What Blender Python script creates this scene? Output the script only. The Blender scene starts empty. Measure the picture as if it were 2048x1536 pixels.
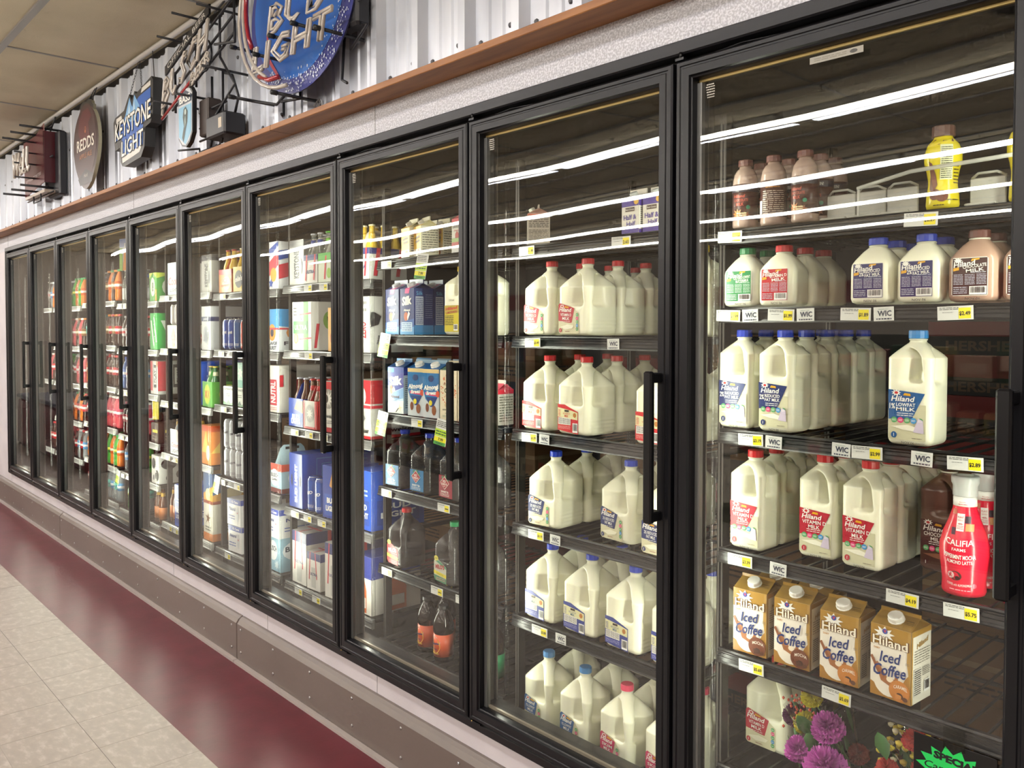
import bpy, math, random
import numpy as np
from mathutils import Vector, Matrix
random.seed(7)
SC = bpy.context.scene
COL = SC.collection
PI = math.pi
W = 0.775            # door pitch; the near door starts at x = 0, door plane is y = 0

# ---------------------------------------------------------------- camera
def make_camera():
    yaw, pitch, roll = .8304, -.028, .0007
    f = Vector((-math.sin(yaw)*math.cos(pitch), math.cos(yaw)*math.cos(pitch), math.sin(pitch)))
    r = Vector((math.cos(yaw), math.sin(yaw), 0)); u = r.cross(f)
    r2 = math.cos(roll)*r + math.sin(roll)*u; u2 = -math.sin(roll)*r + math.cos(roll)*u
    cd = bpy.data.cameras.new('camera'); co = bpy.data.objects.new('camera', cd); COL.objects.link(co)
    m = Matrix((r2, u2, -f)).transposed().to_4x4(); m.translation = (1.2272, -1.6724, 1.5359)
    co.matrix_world = m
    cd.sensor_width = 36; cd.lens = 1673.9/2048*36; cd.shift_y = -64.5/2048; cd.clip_start = .05
    SC.camera = co
make_camera()

# ---------------------------------------------------------------- world, exposure
wd = bpy.data.worlds.new('world'); SC.world = wd; wd.use_nodes = True
wd.node_tree.nodes['Background'].inputs[0].default_value = (.9, .92, 1, 1)
wd.node_tree.nodes['Background'].inputs[1].default_value = .02
SC.view_settings.view_transform = 'Standard'; SC.view_settings.look = 'None'
SC.view_settings.gamma = 1; SC.view_settings.use_curve_mapping = False
SC.view_settings.exposure = 0.0
cy = SC.cycles
cy.max_bounces = 6; cy.diffuse_bounces = 3; cy.glossy_bounces = 3; cy.transmission_bounces = 4; cy.transparent_max_bounces = 16
cy.caustics_reflective = False; cy.caustics_refractive = False; cy.sample_clamp_indirect = 4.0
cy.use_adaptive_sampling = True; cy.adaptive_threshold = 0.1; cy.adaptive_min_samples = 12; cy.use_denoising = True

# ---------------------------------------------------------------- lamps
CEIL = 3.08
def area(name, loc, sx, sy, power, col, normal, along):
    d = bpy.data.lights.new(name, 'AREA'); d.shape = 'RECTANGLE'; d.size = sx; d.size_y = sy
    d.energy = power; d.color = col
    o = bpy.data.objects.new(name, d); COL.objects.link(o)
    n = Vector(normal).normalized(); x = Vector(along).normalized(); z = -n; y = z.cross(x)
    m = Matrix((x, y, z)).transposed().to_4x4(); m.translation = loc; o.matrix_world = m
    return o
ROWS = (-1.5, -3.85, -6.2, -8.55, -10.9)
ROW_POWER, SIDE_POWER, COOL_POWER = 12.5, 95.0, 4.4
FIX_X = [-15.45 + 2.45*i for i in range(8)]
for ry in ROWS:
    for fx in FIX_X:
        area('tube_light', (fx, ry+.075, CEIL-.062), 2.3, .05, ROW_POWER, (1, .88, .74), (0, 0, -1), (1, 0, 0))
        area('tube_light', (fx+(.12 if ry < -3 else 0), ry-.075, CEIL-.062), 2.3, .05, ROW_POWER, (.78, .82, 1), (0, 0, -1), (1, 0, 0))
    for s in (-1, 1): area('ceiling_fill_light', (-6.5, ry+s*.122, CEIL-.075), 20.5, .04, SIDE_POWER*(.3 if ry > -2 and s > 0 else 1), (1, .94, .82), (0, s, 0), (1, 0, 0))  # long sideways fill lights, added to brighten the ceiling
# vertical tubes behind the mullions of the cooler doors
for k in range(-1, 10):
    x0 = (k-8)*W
    for s in (-1, 1):
        if (k == -1 and s < 0) or (k == 9 and s > 0): continue
        area('mullion_light', (x0+s*.018, .080, 1.20), .014, 1.54, COOL_POWER, (.97, 1, .86), (s*.97, .24, 0), (-s*.24, .97, 0))

# ---------------------------------------------------------------- materials
MATS = {}
def mat(name, col=(.8, .8, .8), rough=.5, metal=0, spec=.5, coat=0, trans=0, emis=0, alpha=1, sub=0):
    if name in MATS: return MATS[name]
    m = bpy.data.materials.new(name); m.use_nodes = True; MATS[name] = m
    b = m.node_tree.nodes['Principled BSDF']; i = b.inputs
    i['Base Color'].default_value = (*col, 1); i['Roughness'].default_value = rough; i['Metallic'].default_value = metal
    i['Specular IOR Level'].default_value = spec; i['Coat Weight'].default_value = coat
    i['Transmission Weight'].default_value = trans; i['Alpha'].default_value = alpha
    if sub: i['Subsurface Weight'].default_value = sub; i['Subsurface Radius'].default_value = (.02, .02, .012); i['Subsurface Scale'].default_value = .5
    if emis: i['Emission Color'].default_value = (*col, 1); i['Emission Strength'].default_value = emis
    return m
def hexc(h):
    v = [int(h[i:i+2], 16)/255 for i in (0, 2, 4)]
    return tuple(c/12.92 if c <= .04045 else ((c+.055)/1.055)**2.4 for c in v)
def ink(h, rough=.35):
    return mat('ink_'+h+('' if rough == .35 else str(rough)), hexc(h), rough)
def nodes(m): return m.node_tree.nodes, m.node_tree.links, m.node_tree.nodes['Principled BSDF']
def noise_mat(name, c1, c2, scale=5, rough=.5, bump=0, bscale=50, detail=4, stretch=(1, 1, 1), lo=.35, hi=.65, metal=0, spec=.5, coat=0, dist=.01):
    m = mat(name, c1, rough, metal, spec, coat); n, l, b = nodes(m)
    tc = n.new('ShaderNodeTexCoord'); mp = n.new('ShaderNodeMapping'); mp.inputs['Scale'].default_value = stretch
    l.new(tc.outputs['Object'], mp.inputs['Vector'])
    t = n.new('ShaderNodeTexNoise'); t.inputs['Scale'].default_value = scale; t.inputs['Detail'].default_value = detail
    l.new(mp.outputs[0], t.inputs['Vector'])
    r = n.new('ShaderNodeValToRGB'); r.color_ramp.elements[0].color = (*c1, 1); r.color_ramp.elements[1].color = (*c2, 1)
    r.color_ramp.elements[0].position = lo; r.color_ramp.elements[1].position = hi
    l.new(t.outputs['Fac'], r.inputs[0]); l.new(r.outputs[0], b.inputs['Base Color'])
    if bump:
        t2 = n.new('ShaderNodeTexNoise'); t2.inputs['Scale'].default_value = bscale; t2.inputs['Detail'].default_value = 3
        l.new(mp.outputs[0], t2.inputs['Vector'])
        bp = n.new('ShaderNodeBump'); bp.inputs['Strength'].default_value = bump; bp.inputs['Distance'].default_value = dist
        l.new(t2.outputs['Fac'], bp.inputs['Height']); l.new(bp.outputs[0], b.inputs['Normal'])
    return m
def glassy(name, ior, tint, rough=.0, wave=0, wscale=3, body=None, bodyfac=0):
    """thin clear sheet: what is not reflected passes straight through, tinted"""
    m = bpy.data.materials.new(name); m.use_nodes = True; MATS[name] = m
    n, l = m.node_tree.nodes, m.node_tree.links; n.clear()
    out = n.new('ShaderNodeOutputMaterial'); mix = n.new('ShaderNodeMixShader'); lw = n.new('ShaderNodeLayerWeight'); lw.inputs['Blend'].default_value = .5
    pw = n.new('ShaderNodeMath'); pw.operation = 'POWER'; pw.inputs[1].default_value = 5; l.new(lw.outputs['Facing'], pw.inputs[0])
    f0 = ((ior-1)/(ior+1))**2
    fr = n.new('ShaderNodeMath'); fr.operation = 'MULTIPLY_ADD'; fr.inputs[1].default_value = 1-f0; fr.inputs[2].default_value = f0; l.new(pw.outputs[0], fr.inputs[0])
    tr = n.new('ShaderNodeBsdfTransparent'); tr.inputs[0].default_value = (*tint, 1)
    gl = n.new('ShaderNodeBsdfGlossy'); gl.inputs['Roughness'].default_value = rough
    low = tr
    if body:
        mb = n.new('ShaderNodeMixShader'); df = n.new('ShaderNodeBsdfDiffuse'); df.inputs[0].default_value = (*body, 1)
        mb.inputs[0].default_value = bodyfac; l.new(tr.outputs[0], mb.inputs[1]); l.new(df.outputs[0], mb.inputs[2]); low = mb
    l.new(fr.outputs[0], mix.inputs[0]); l.new(low.outputs[0], mix.inputs[1]); l.new(gl.outputs[0], mix.inputs[2])
    l.new(mix.outputs[0], out.inputs[0])
    if wave:
        tc = n.new('ShaderNodeTexCoord'); mp = n.new('ShaderNodeMapping'); mp.inputs['Scale'].default_value = (1, 6, .8)
        t = n.new('ShaderNodeTexNoise'); t.inputs['Scale'].default_value = wscale; t.inputs['Detail'].default_value = 0.3
        l.new(tc.outputs['Object'], mp.inputs[0]); l.new(mp.outputs[0], t.inputs['Vector'])
        bp = n.new('ShaderNodeBump'); bp.inputs['Strength'].default_value = 1; bp.inputs['Distance'].default_value = wave
        l.new(t.outputs['Fac'], bp.inputs['Height']); l.new(bp.outputs[0], gl.inputs['Normal'])
    return m

M_black = noise_mat('black_powder_coat', (.006, .006, .007), (.010, .010, .012), 30, .33, spec=.4)
M_frame = mat('dark_anodised_frame', (.008, .008, .010), .30, 0, .30)
M_glass = glassy('door_glass', 1.68, (.955, .955, .935), 0, .0085, 1.5)
M_gold = mat('gold_spacer', hexc('d8bc78'), .35, .3); M_tanrim = mat('tan_spacer', (.30, .26, .20), .4, .4)
M_grayrim = mat('aluminium_spacer', (.22, .22, .22), .4, .6)
M_rail = mat('black_rail', (.006, .006, .007), .3, 0, .4)
M_wire = mat('black_wire', (.012, .012, .012), .35)
M_clear = glassy('clear_plastic', 1.25, (.95, .96, .95), .08)

# ---------------------------------------------------------------- mesh builder
class MB:
    def __init__(s): s.v = []; s.f = []; s.m = []; s.s = []; s.mats = []
    def mi(s, m):
        if m not in s.mats: s.mats.append(m)
        return s.mats.index(m)
    def add(s, vs, fs, m, smooth=False):
        b = len(s.v); k = s.mi(m); s.v.extend([tuple(v) for v in vs])
        for f in fs: s.f.append(tuple(b+i for i in f)); s.m.append(k); s.s.append(smooth)
    def box(s, x0, y0, z0, x1, y1, z1, m, bev=0):
        if bev:
            return s.rbox(x0, y0, z0, x1, y1, z1, m, bev)
        v = [(x, y, z) for z in (z0, z1) for x, y in ((x0, y0), (x1, y0), (x1, y1), (x0, y1))]
        s.add(v, [(3, 2, 1, 0), (4, 5, 6, 7), (0, 1, 5, 4), (1, 2, 6, 5), (2, 3, 7, 6), (3, 0, 4, 7)], m)
    def rbox(s, x0, y0, z0, x1, y1, z1, m, b):
        cx, cy_, cz = (x0+x1)/2, (y0+y1)/2, (z0+z1)/2; hx, hy, hz = (x1-x0)/2, (y1-y0)/2, (z1-z0)/2
        rings = []
        for z, i in ((-hz, b), (-hz+b, 0), (hz-b, 0), (hz, b)):
            X, Y = hx-i, hy-i; c = b if i == 0 else b*.6
            rings.append([(cx+a, cy_+q, cz+z) for a, q in ((-X+c, -Y), (X-c, -Y), (X, -Y+c), (X, Y-c), (X-c, Y), (-X+c, Y), (-X, Y-c), (-X, -Y+c))])
        s.loft(rings, m)
    def loft(s, rings, m, smooth=False, caps=True, closed=True):
        n = len(rings[0]); vs = [p for r in rings for p in r]; fs = []
        for i in range(len(rings)-1):
            for j in range(n if closed else n-1):
                k = (j+1) % n; fs.append((i*n+j, i*n+k, (i+1)*n+k, (i+1)*n+j))
        if caps: fs.append(tuple(range(n-1, -1, -1))); fs.append(tuple((len(rings)-1)*n+j for j in range(n)))
        s.add(vs, fs, m, smooth)
    def lathe(s, prof, m, n=20, c=(0, 0, 0), smooth=True, sq=0, ridge=0):
        rings = []
        for r, z in prof:
            rg = []
            for j in range(n):
                a = 2*PI*j/n+PI/n; q = r*(1+(ridge if j % 2 else 0))
                ca, sa = math.cos(a), math.sin(a)
                if sq: e = 1-sq*.5; ca2 = abs(ca)**e*(1 if ca > 0 else -1); sa2 = abs(sa)**e*(1 if sa > 0 else -1)
                else: ca2, sa2 = ca, sa
                rg.append((c[0]+q*ca2, c[1]+q*sa2, c[2]+z))
            rings.append(rg)
        s.loft(rings, m, smooth)
    def tube(s, pts, r, m, n=6, closed=False, smooth=True):
        pts = [Vector(p) for p in pts]; N = len(pts); rings = []; up = None
        for i, p in enumerate(pts):
            if closed: t = pts[(i+1) % N]-pts[i-1]
            else: t = pts[min(i+1, N-1)]-pts[max(i-1, 0)]
            if t.length < 1e-9: t = Vector((0, 0, 1))
            t.normalize()
            if up is None: up = Vector((0, 0, 1)) if abs(t.z) < .9 else Vector((0, 1, 0))
            a = (up-t*up.dot(t))
            if a.length < 1e-6: a = t.orthogonal()
            a.normalize(); up = a; b = t.cross(a)
            rings.append([tuple(p+r*(math.cos(2*PI*j/n)*a+math.sin(2*PI*j/n)*b)) for j in range(n)])
        if closed: rings.append(rings[0]); s.loft(rings, m, smooth, False)
        else: s.loft(rings, m, smooth)
    def prism(s, poly, y0, y1, m, m2=None):
        """outline in x,z extruded along y; m2 = side material"""
        n = len(poly); v = [(x, y0, z) for x, z in poly]+[(x, y1, z) for x, z in poly]
        area2 = sum(poly[i][0]*poly[(i+1) % n][1]-poly[(i+1) % n][0]*poly[i][1] for i in range(n))
        f0, f1 = tuple(range(n)), tuple(range(2*n-1, n-1, -1))
        sd = [(i, n+i, n+(i+1) % n, (i+1) % n) for i in range(n)]
        if area2 < 0: f0, f1 = f0[::-1], f1[::-1]; sd = [q[::-1] for q in sd]
        s.add(v, [f0, f1], m); s.add(v, sd, m2 or m)
    def merge(s, o, fn=None):
        b = len(s.v); s.v.extend([fn(p) for p in o.v] if fn else o.v)
        for f, k, q in zip(o.f, o.m, o.s): s.f.append(tuple(b+i for i in f)); s.m.append(s.mi(o.mats[k])); s.s.append(q)
    def mesh(s, name):
        me = bpy.data.meshes.new(name); me.from_pydata(s.v, [], s.f)
        for m in s.mats: me.materials.append(m)
        me.polygons.foreach_set('material_index', s.m); me.polygons.foreach_set('use_smooth', s.s); me.update()
        return me
def obj(name, me, parent=None, loc=None):
    if isinstance(me, MB): me = me.mesh(name)
    o = bpy.data.objects.new(name, me); COL.objects.link(o)
    if parent: o.parent = parent
    if loc: o.location = loc
    return o
def tag(o, label, cat=None, group=None):
    o['label'] = label
    if cat: o['category'] = cat
    if group: o['group'] = group
    return o
def empty(name, label, cat, loc=(0, 0, 0), rz=0, group=None):
    o = bpy.data.objects.new(name, None); COL.objects.link(o); o.location = loc; o.rotation_euler = (0, 0, rz)
    o.empty_display_size = .05
    return tag(o, label, cat, group)
def struct(name, mb, label=None):
    o = obj(name, mb); o['kind'] = 'structure'
    if label: o['label'] = label
    return o

# ---------------------------------------------------------------- lettering and flat artwork
TXT = {}
def glyphs(s, bold=0, res=2):
    key = (s, bold, res)
    if key not in TXT:
        cu = bpy.data.curves.new('t', 'FONT'); cu.body = s; cu.offset = bold; cu.resolution_u = res; cu.fill_mode = 'FRONT'
        o = bpy.data.objects.new('t', cu); COL.objects.link(o)
        dg = bpy.context.evaluated_depsgraph_get(); me = bpy.data.meshes.new_from_object(o.evaluated_get(dg))
        v = np.array([q.co[:2] for q in me.vertices]) if len(me.vertices) else np.zeros((1, 2))
        f = [tuple(p.vertices) for p in me.polygons]
        v = v-v.min(0); sz = v.max(0)
        bpy.data.objects.remove(o); bpy.data.curves.remove(cu); bpy.data.meshes.remove(me)
        TXT[key] = (v, f, sz)
    return TXT[key]
class Art:
    """flat artwork in label space (u right, v up) mapped onto a surface by fm(u, v, lift)"""
    def __init__(s, mb, fm, lift=.0005): s.mb = mb; s.fm = fm; s.L = lift; s.layer = 0; s.n = 0
    def _a(s, pts, faces, m, smooth=False):
        s.n += 1; o = s.L*(1+s.layer)+s.n*7e-6; s.mb.add([s.fm(u, v, o) for u, v in pts], faces, m, smooth)
    def rect(s, u0, v0, u1, v1, m, nu=1, nv=1):
        pts = [(u0+(u1-u0)*i/nu, v0+(v1-v0)*j/nv) for j in range(nv+1) for i in range(nu+1)]
        s._a(pts, [(j*(nu+1)+i, j*(nu+1)+i+1, (j+1)*(nu+1)+i+1, (j+1)*(nu+1)+i) for j in range(nv) for i in range(nu)], m)
    def poly(s, pts, m): s._a(pts, [tuple(range(len(pts)))], m)
    def disc(s, u, v, ru, rv, m, n=14, ph=0):
        s._a([(u+ru*math.cos(2*PI*i/n+ph), v+rv*math.sin(2*PI*i/n+ph)) for i in range(n)], [tuple(range(n))], m)
    def star(s, u, v, r0, r1, n, m, sy=1, ph=.2):
        p = [(u+(r1 if i % 2 else r0)*math.cos(PI*i/n+ph), v+sy*(r1 if i % 2 else r0)*math.sin(PI*i/n+ph)) for i in range(2*n)]
        s._a([(u, v)]+p, [(0, 1+i, 1+(i+1) % (2*n)) for i in range(2*n)], m)
    def text(s, t, u, v, h, m, w=None, bold=.0, shear=0, rot=0, al='c', bend=0, res=2):
        """u,v: centre (al c) or left-bottom (al l); h cap height; w fits the width"""
        V, F, sz = glyphs(t, bold, res)
        k = h/max(sz[1], .01); kx = (w/sz[0]) if w else k
        P = V*np.array([kx, k]); wd_, ht = sz[0]*kx, sz[1]*k
        if al == 'c': P = P-np.array([wd_/2, ht/2])
        P[:, 0] += P[:, 1]*shear
        if bend: P[:, 1] -= bend*(P[:, 0]/(wd_/2))**2
        if rot: c, q = math.cos(rot), math.sin(rot); P = P@np.array([[c, q], [-q, c]])
        P = P+np.array([u, v]); s._a([tuple(p) for p in P], F, m)
    def lines(s, u0, v0, u1, v1, n, m, fill=.45, seed=1, dash=5):
        rnd = random.Random(seed); h = (v1-v0)/n
        for i in range(n):
            v = v0+(i+.5)*h; u = u0
            while u < u1-.0005:
                l = (u1-u0)/dash*rnd.uniform(.4, 1.3); e = min(u+l, u1)
                s.poly([(u, v-h*fill/2), (e, v-h*fill/2), (e, v+h*fill/2), (u, v+h*fill/2)], m); u = e+(u1-u0)*.04
    def barcode(s, u0, v0, u1, v1, seed=3):
        s.rect(u0, v0, u1, v1, ink('f2f2ee')); s.layer += 1; rnd = random.Random(seed); u = u0+(u1-u0)*.08
        while u < u1-(u1-u0)*.1:
            w_ = (u1-u0)*rnd.uniform(.015, .05); s.rect(u, v0+(v1-v0)*.2, u+w_, v1-(v1-v0)*.08, ink('1c1c1c')); u += w_+(u1-u0)*rnd.uniform(.02, .05)
        s.layer -= 1
def front(d, ox=0): return lambda u, v, o: (ox+u, -d/2-o, v)
def right(w, oy=0): return lambda u, v, o: (w/2+o, oy+u, v)
def left(w): return lambda u, v, o: (-w/2-o, -u, v)
def roofmap(y0, z0, y1, z1):
    l = math.hypot(y1-y0, z1-z0); dy, dz = (y1-y0)/l, (z1-z0)/l
    return lambda u, v, o: (u, y0+dy*v-dz*o, z0+dz*v+dy*o)
def cyl(R, rot=0): return lambda u, v, o: ((R+o)*math.sin(u/R+rot), -(R+o)*math.cos(u/R+rot), v)
def latheface(prof):
    def R(z):
        for (r0, z0), (r1, z1) in zip(prof, prof[1:]):
            if z0 <= z <= z1: return r0+(r1-r0)*(z-z0)/max(z1-z0, 1e-6)
        return prof[-1][0]
    return lambda u, v, o: ((R(v)+o)*math.sin(u/max(R(v), .008)), -(R(v)+o)*math.cos(u/max(R(v), .008)), v)

# ---------------------------------------------------------------- product prototypes
class Proto:
    """a product: mesh parts (and sub-parts) that every copy shares"""
    def __init__(s, name, parts): s.name = name; s.parts = [(n, m.mesh(n) if isinstance(m, MB) else m, [(a, b.mesh(a)) for a, b in sub]) for n, m, sub in [(p+([],))[:3] if len(p) == 2 else p for p in parts]]
    def put(s, x, y, z, label, cat, group=None, rz=0):
        if len(s.parts) == 1 and not s.parts[0][2]:
            o = obj(s.name, s.parts[0][1]); o.location = (x, y, z); o.rotation_euler = (0, 0, rz); return tag(o, label, cat, group)
        e = empty(s.name, label, cat, (x, y, z), rz, group)
        for n, m, sub in s.parts:
            p = obj(n, m, e)
            for a, b in sub: obj(a, b, p)
        return e
def surfnet(fn, lo, hi, h):
    ax = [np.arange(a, b+h, h) for a, b in zip(lo, hi)]
    X, Y, Z = np.meshgrid(*ax, indexing='ij'); F = fn(X, Y, Z); F = np.where(F == 0, 1e-9, F)
    n = F.shape; acc = np.zeros((n[0]-1, n[1]-1, n[2]-1, 3)); cnt = np.zeros(acc.shape[:3])
    def sub(c): return F[c[0]:n[0]-1+c[0], c[1]:n[1]-1+c[1], c[2]:n[2]-1+c[2]]
    cs = [(i, j, k) for i in (0, 1) for j in (0, 1) for k in (0, 1)]
    for a in cs:
        for d in range(3):
            if a[d]: continue
            b = list(a); b[d] = 1; Fa, Fb = sub(a), sub(b); x = (Fa < 0) != (Fb < 0)
            t = np.where(x, Fa/np.where(x, Fa-Fb, 1), 0)
            for e in range(3): acc[..., e] += np.where(x, a[e]+(t if e == d else 0), 0)
            cnt += x
    act = cnt > 0; idx = -np.ones(cnt.shape, int); idx[act] = np.arange(act.sum())
    I = np.argwhere(act); V = (I+acc[act]/cnt[act][:, None])*h+np.array([a[0] for a in ax])
    Q = []; S = F < 0
    for d in range(3):
        e1, e2 = (d+1) % 3, (d+2) % 3
        sl0 = [slice(1, n[q]-1) for q in range(3)]; sl0[d] = slice(0, n[d]-1); sl1 = list(sl0); sl1[d] = slice(1, n[d])
        A, B = S[tuple(sl0)], S[tuple(sl1)]
        for flip in (0, 1):
            P = np.argwhere((A != B) & (A if flip else B))
            if not len(P): continue
            P = P+1; P[:, d] -= 1
            def cell(o1, o2): q = P.copy(); q[:, e1] -= o1; q[:, e2] -= o2; return idx[q[:, 0], q[:, 1], q[:, 2]]
            q = np.stack([cell(1, 1), cell(0, 1), cell(0, 0), cell(1, 0)], 1)
            Q.append(q if flip else q[:, ::-1])
    return V, np.concatenate(Q)
def smax(a, b, k): h = np.clip(.5+.5*(a-b)/k, 0, 1); return b*(1-h)+a*h+k*h*(1-h)
def net_mb(fn, lo, hi, h, m):
    V, Q = surfnet(fn, lo, hi, h); b = MB(); b.add(V.tolist(), Q.tolist(), m, True); return b
# ================================================================ the room
def tile_mat():
    m = mat('speckled_floor_tile', (.3, .27, .24), .34); n, l, b = nodes(m); tc = n.new('ShaderNodeTexCoord')
    ck = n.new('ShaderNodeTexChecker'); ck.inputs['Scale'].default_value = 1/.2655
    mo = n.new('ShaderNodeMapping'); mo.inputs['Location'].default_value = (2.02, .75, .1); l.new(tc.outputs['Object'], mo.inputs[0]); l.new(mo.outputs[0], ck.inputs['Vector'])
    outs = []
    for st_ in ((16, 34, 1), (22, 30, 1)):
        mp = n.new('ShaderNodeMapping'); mp.inputs['Scale'].default_value = st_; l.new(tc.outputs['Object'], mp.inputs[0])
        t = n.new('ShaderNodeTexNoise'); t.inputs['Scale'].default_value = 1; t.inputs['Detail'].default_value = 5; t.inputs['Roughness'].default_value = .6; l.new(mp.outputs[0], t.inputs['Vector']); outs.append(t.outputs['Fac'])
    mx = n.new('ShaderNodeMix'); mx.data_type = 'FLOAT'; l.new(ck.outputs['Fac'], mx.inputs[0]); l.new(outs[0], mx.inputs[2]); l.new(outs[1], mx.inputs[3])
    r = n.new('ShaderNodeValToRGB'); e = r.color_ramp.elements; e[0].position = .36; e[0].color = (.37, .315, .27, 1); e[1].position = .72; e[1].color = (.53, .47, .42, 1)
    x = e.new(.52); x.color = (.40, .345, .29, 1); l.new(mx.outputs[0], r.inputs[0]); l.new(r.outputs[0], b.inputs['Base Color']); return m
X0, X1, Y0, Y1 = -17.0, 4.0, -13.0, 3.2
M_tan = noise_mat('ceiling_tile_vinyl', (.66, .59, .43), (.74, .665, .50), 3, .6, .35, 140, 3, dist=.004)
M_tbar = mat('ceiling_grid_metal', (.33, .32, .32), .4)
M_wallw = noise_mat('sparkle_wallboard', (.46, .46, .50), (.72, .72, .77), 170, .30, .8, 210, 2, lo=.44, hi=.60, spec=.9, dist=.004)
M_wallw2 = noise_mat('white_kick_panel', (.60, .56, .58), (.66, .62, .64), 4, .5, .1, 90)
M_metal = noise_mat('galvanised_panel', (.50, .53, .60), (.70, .73, .80), 4, .30, .05, 20, 6, (1.5, 1, .3), metal=.25, spec=.6)
M_wood = noise_mat('stained_board', (.23, .085, .022), (.36, .15, .045), 5, .5, .1, 40, 6, (.6, 6, 6))
M_base = noise_mat('grey_brown_bumper', (.16, .130, .112), (.195, .160, .140), 2, .35, .05, 60, 4, (.4, 1, 1), spec=.5)
M_red = noise_mat('maroon_vinyl', (.105, .008, .016), (.135, .013, .024), 8, .32, .03, 60, 4, spec=.5)
M_tile = tile_mat()
M_seam = mat('tile_seam', (.16, .14, .125), .6); M_seam2 = mat('faint_tile_seam', (.34, .295, .255), .4)
M_screw = mat('zinc_screw', (.5, .5, .5), .35, .8)
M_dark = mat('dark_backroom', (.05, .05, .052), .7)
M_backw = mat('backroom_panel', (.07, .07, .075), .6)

# floor: tiles of .262 m, a maroon strip along the cooler
b = MB(); b.add([(X0, Y0, 0), (X1, Y0, 0), (X1, -.485, 0), (X0, -.485, 0)], [(0, 1, 2, 3)], M_tile)
b.add([(X0, -.485, 0), (X1, -.485, 0), (X1, .0, 0), (X0, .0, 0)], [(0, 1, 2, 3)], M_red)
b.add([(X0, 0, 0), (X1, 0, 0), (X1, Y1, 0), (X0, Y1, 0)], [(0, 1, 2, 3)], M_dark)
T = .2655; n = 0
y = -.75
while y > Y0:
    b.box(X0, y-.0007, -.001, X1, y+.0007, .0006, M_seam if y > -.76 else M_seam2); y -= T
x = -2.02-T*56
while x < X1:
    b.box(x-.0004, Y0, -.001, x+.0004, -.485, .0004, M_seam2); x += T
struct('floor', b)
# ceiling panels and its grid
b = MB(); b.add([(X0, Y0, CEIL), (X0, Y1, CEIL), (X1, Y1, CEIL), (X1, Y0, CEIL)], [(0, 1, 2, 3)], M_tan)
struct('ceiling', b)
b = MB()
y = -.615
for i in range(19):
    b.box(X0, y-.017, CEIL-.012, X1, y+.017, CEIL+.01, M_tbar); y -= .655
for i in range(16):
    x = -4.06+1.325*(i-9); b.box(x-.009, Y0, CEIL-.004, x+.009, 0, CEIL+.01, M_tbar)
struct('trim_1', b)
M_bead = mat('white_conduit', (.78, .77, .76), .35)
b = MB(); b.tube([(X0, -.012, 3.058), (X1, -.012, 3.058)], .014, M_bead, 8); struct('trim_2', b)

# corrugated metal band above the board: ribs of .25 m pitch
b = MB(); prof = []
x = X0
k0 = -9.155-.2505*31
prof.append((X0, .045))
while k0 < X1-.3:
    for dx, yy in ((0, .045), (.016, .012), (.05, .012), (.066, .045), (.118, .045), (.124, .038), (.136, .038), (.142, .045), (.182, .045), (.188, .038), (.2, .038), (.206, .045)):
        prof.append((k0+dx, yy))
    k0 += .2505
prof.append((X1, .045))
vs = [(x, y, z) for z in (2.3, 3.035) for x, y in prof]; N = len(prof)
b.add(vs, [(i, i+1, N+i+1, N+i) for i in range(N-1)], M_metal)
struct('wall_upper', b)
b = MB(); rnd = random.Random(2)
k0 = -9.155-.2505*31
while k0 < X1:
    for zz in (2.43, 2.80):
        for dx in (.092, .23):
            b.lathe([(.0075, 0), (.0075, .003), (.004, .006), (.001, .007)], M_screw, 8, (0, 0, 0)) if 0 else None
            c = (k0+dx, .045, zz+.02*((dx > .1)))
            q = MB(); q.lathe([(.009, 0), (.009, .002), (.006, .006), (.001, .007)], mat('rubber_washer_screw', (.10, .10, .11), .4), 7)
            b.merge(q, lambda p, c=c: (c[0]+p[0], c[1]-p[2], c[2]+p[1]))
    k0 += .2505
struct('trim_3', b, 'rows of dark hex screws fixing the corrugated metal')
# board ledge between metal and wallboard: three lengths
M_woodjoint = mat('board_joint', (.06, .03, .015), .8)
b = MB(); b.rbox(X0, -.105, 2.330, X1, .05, 2.352, M_wood, .002)
for x in (-1.93, 1.7, -6.4): b.box(x-.001, -.1056, 2.3294, x+.001, .0, 2.3525, M_woodjoint)
struct('trim_4', b, 'brown stained wood board ledge under the corrugated metal')
# sparkly wallboard around the door frame
FX0, FX1, FZ0, FZ1 = 0-8*W-.055-.86+.775, 9*W-8*W+.09, .283, 2.222
FX0 = -8*W-.93+.0; FX0 = -9*W-.085; FX1 = W+.09
b = MB()
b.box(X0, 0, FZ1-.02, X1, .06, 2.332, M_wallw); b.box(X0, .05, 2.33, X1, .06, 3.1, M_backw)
b.box(X0, 0, 0, FX0+.02, .06, FZ1-.02, M_wallw2); b.box(FX1-.02, 0, 0, X1, .06, FZ1-.02, M_wallw2)
b.box(FX0+.021, .0, 0, FX1-.021, .06, FZ0+.02, M_wallw2)
for x in (FX0+.03, -3.86, -1.33, 1.9): b.box(x-.0012, -.0012, FZ1, x+.0012, .001, 2.33, M_tbar)
for x in (FX0+.03, -3.3, -1.33, -2.2, 1.9): b.box(x-.001, -.001, .2, x+.001, .001, FZ0, M_tbar)
struct('wall_front', b)
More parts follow.
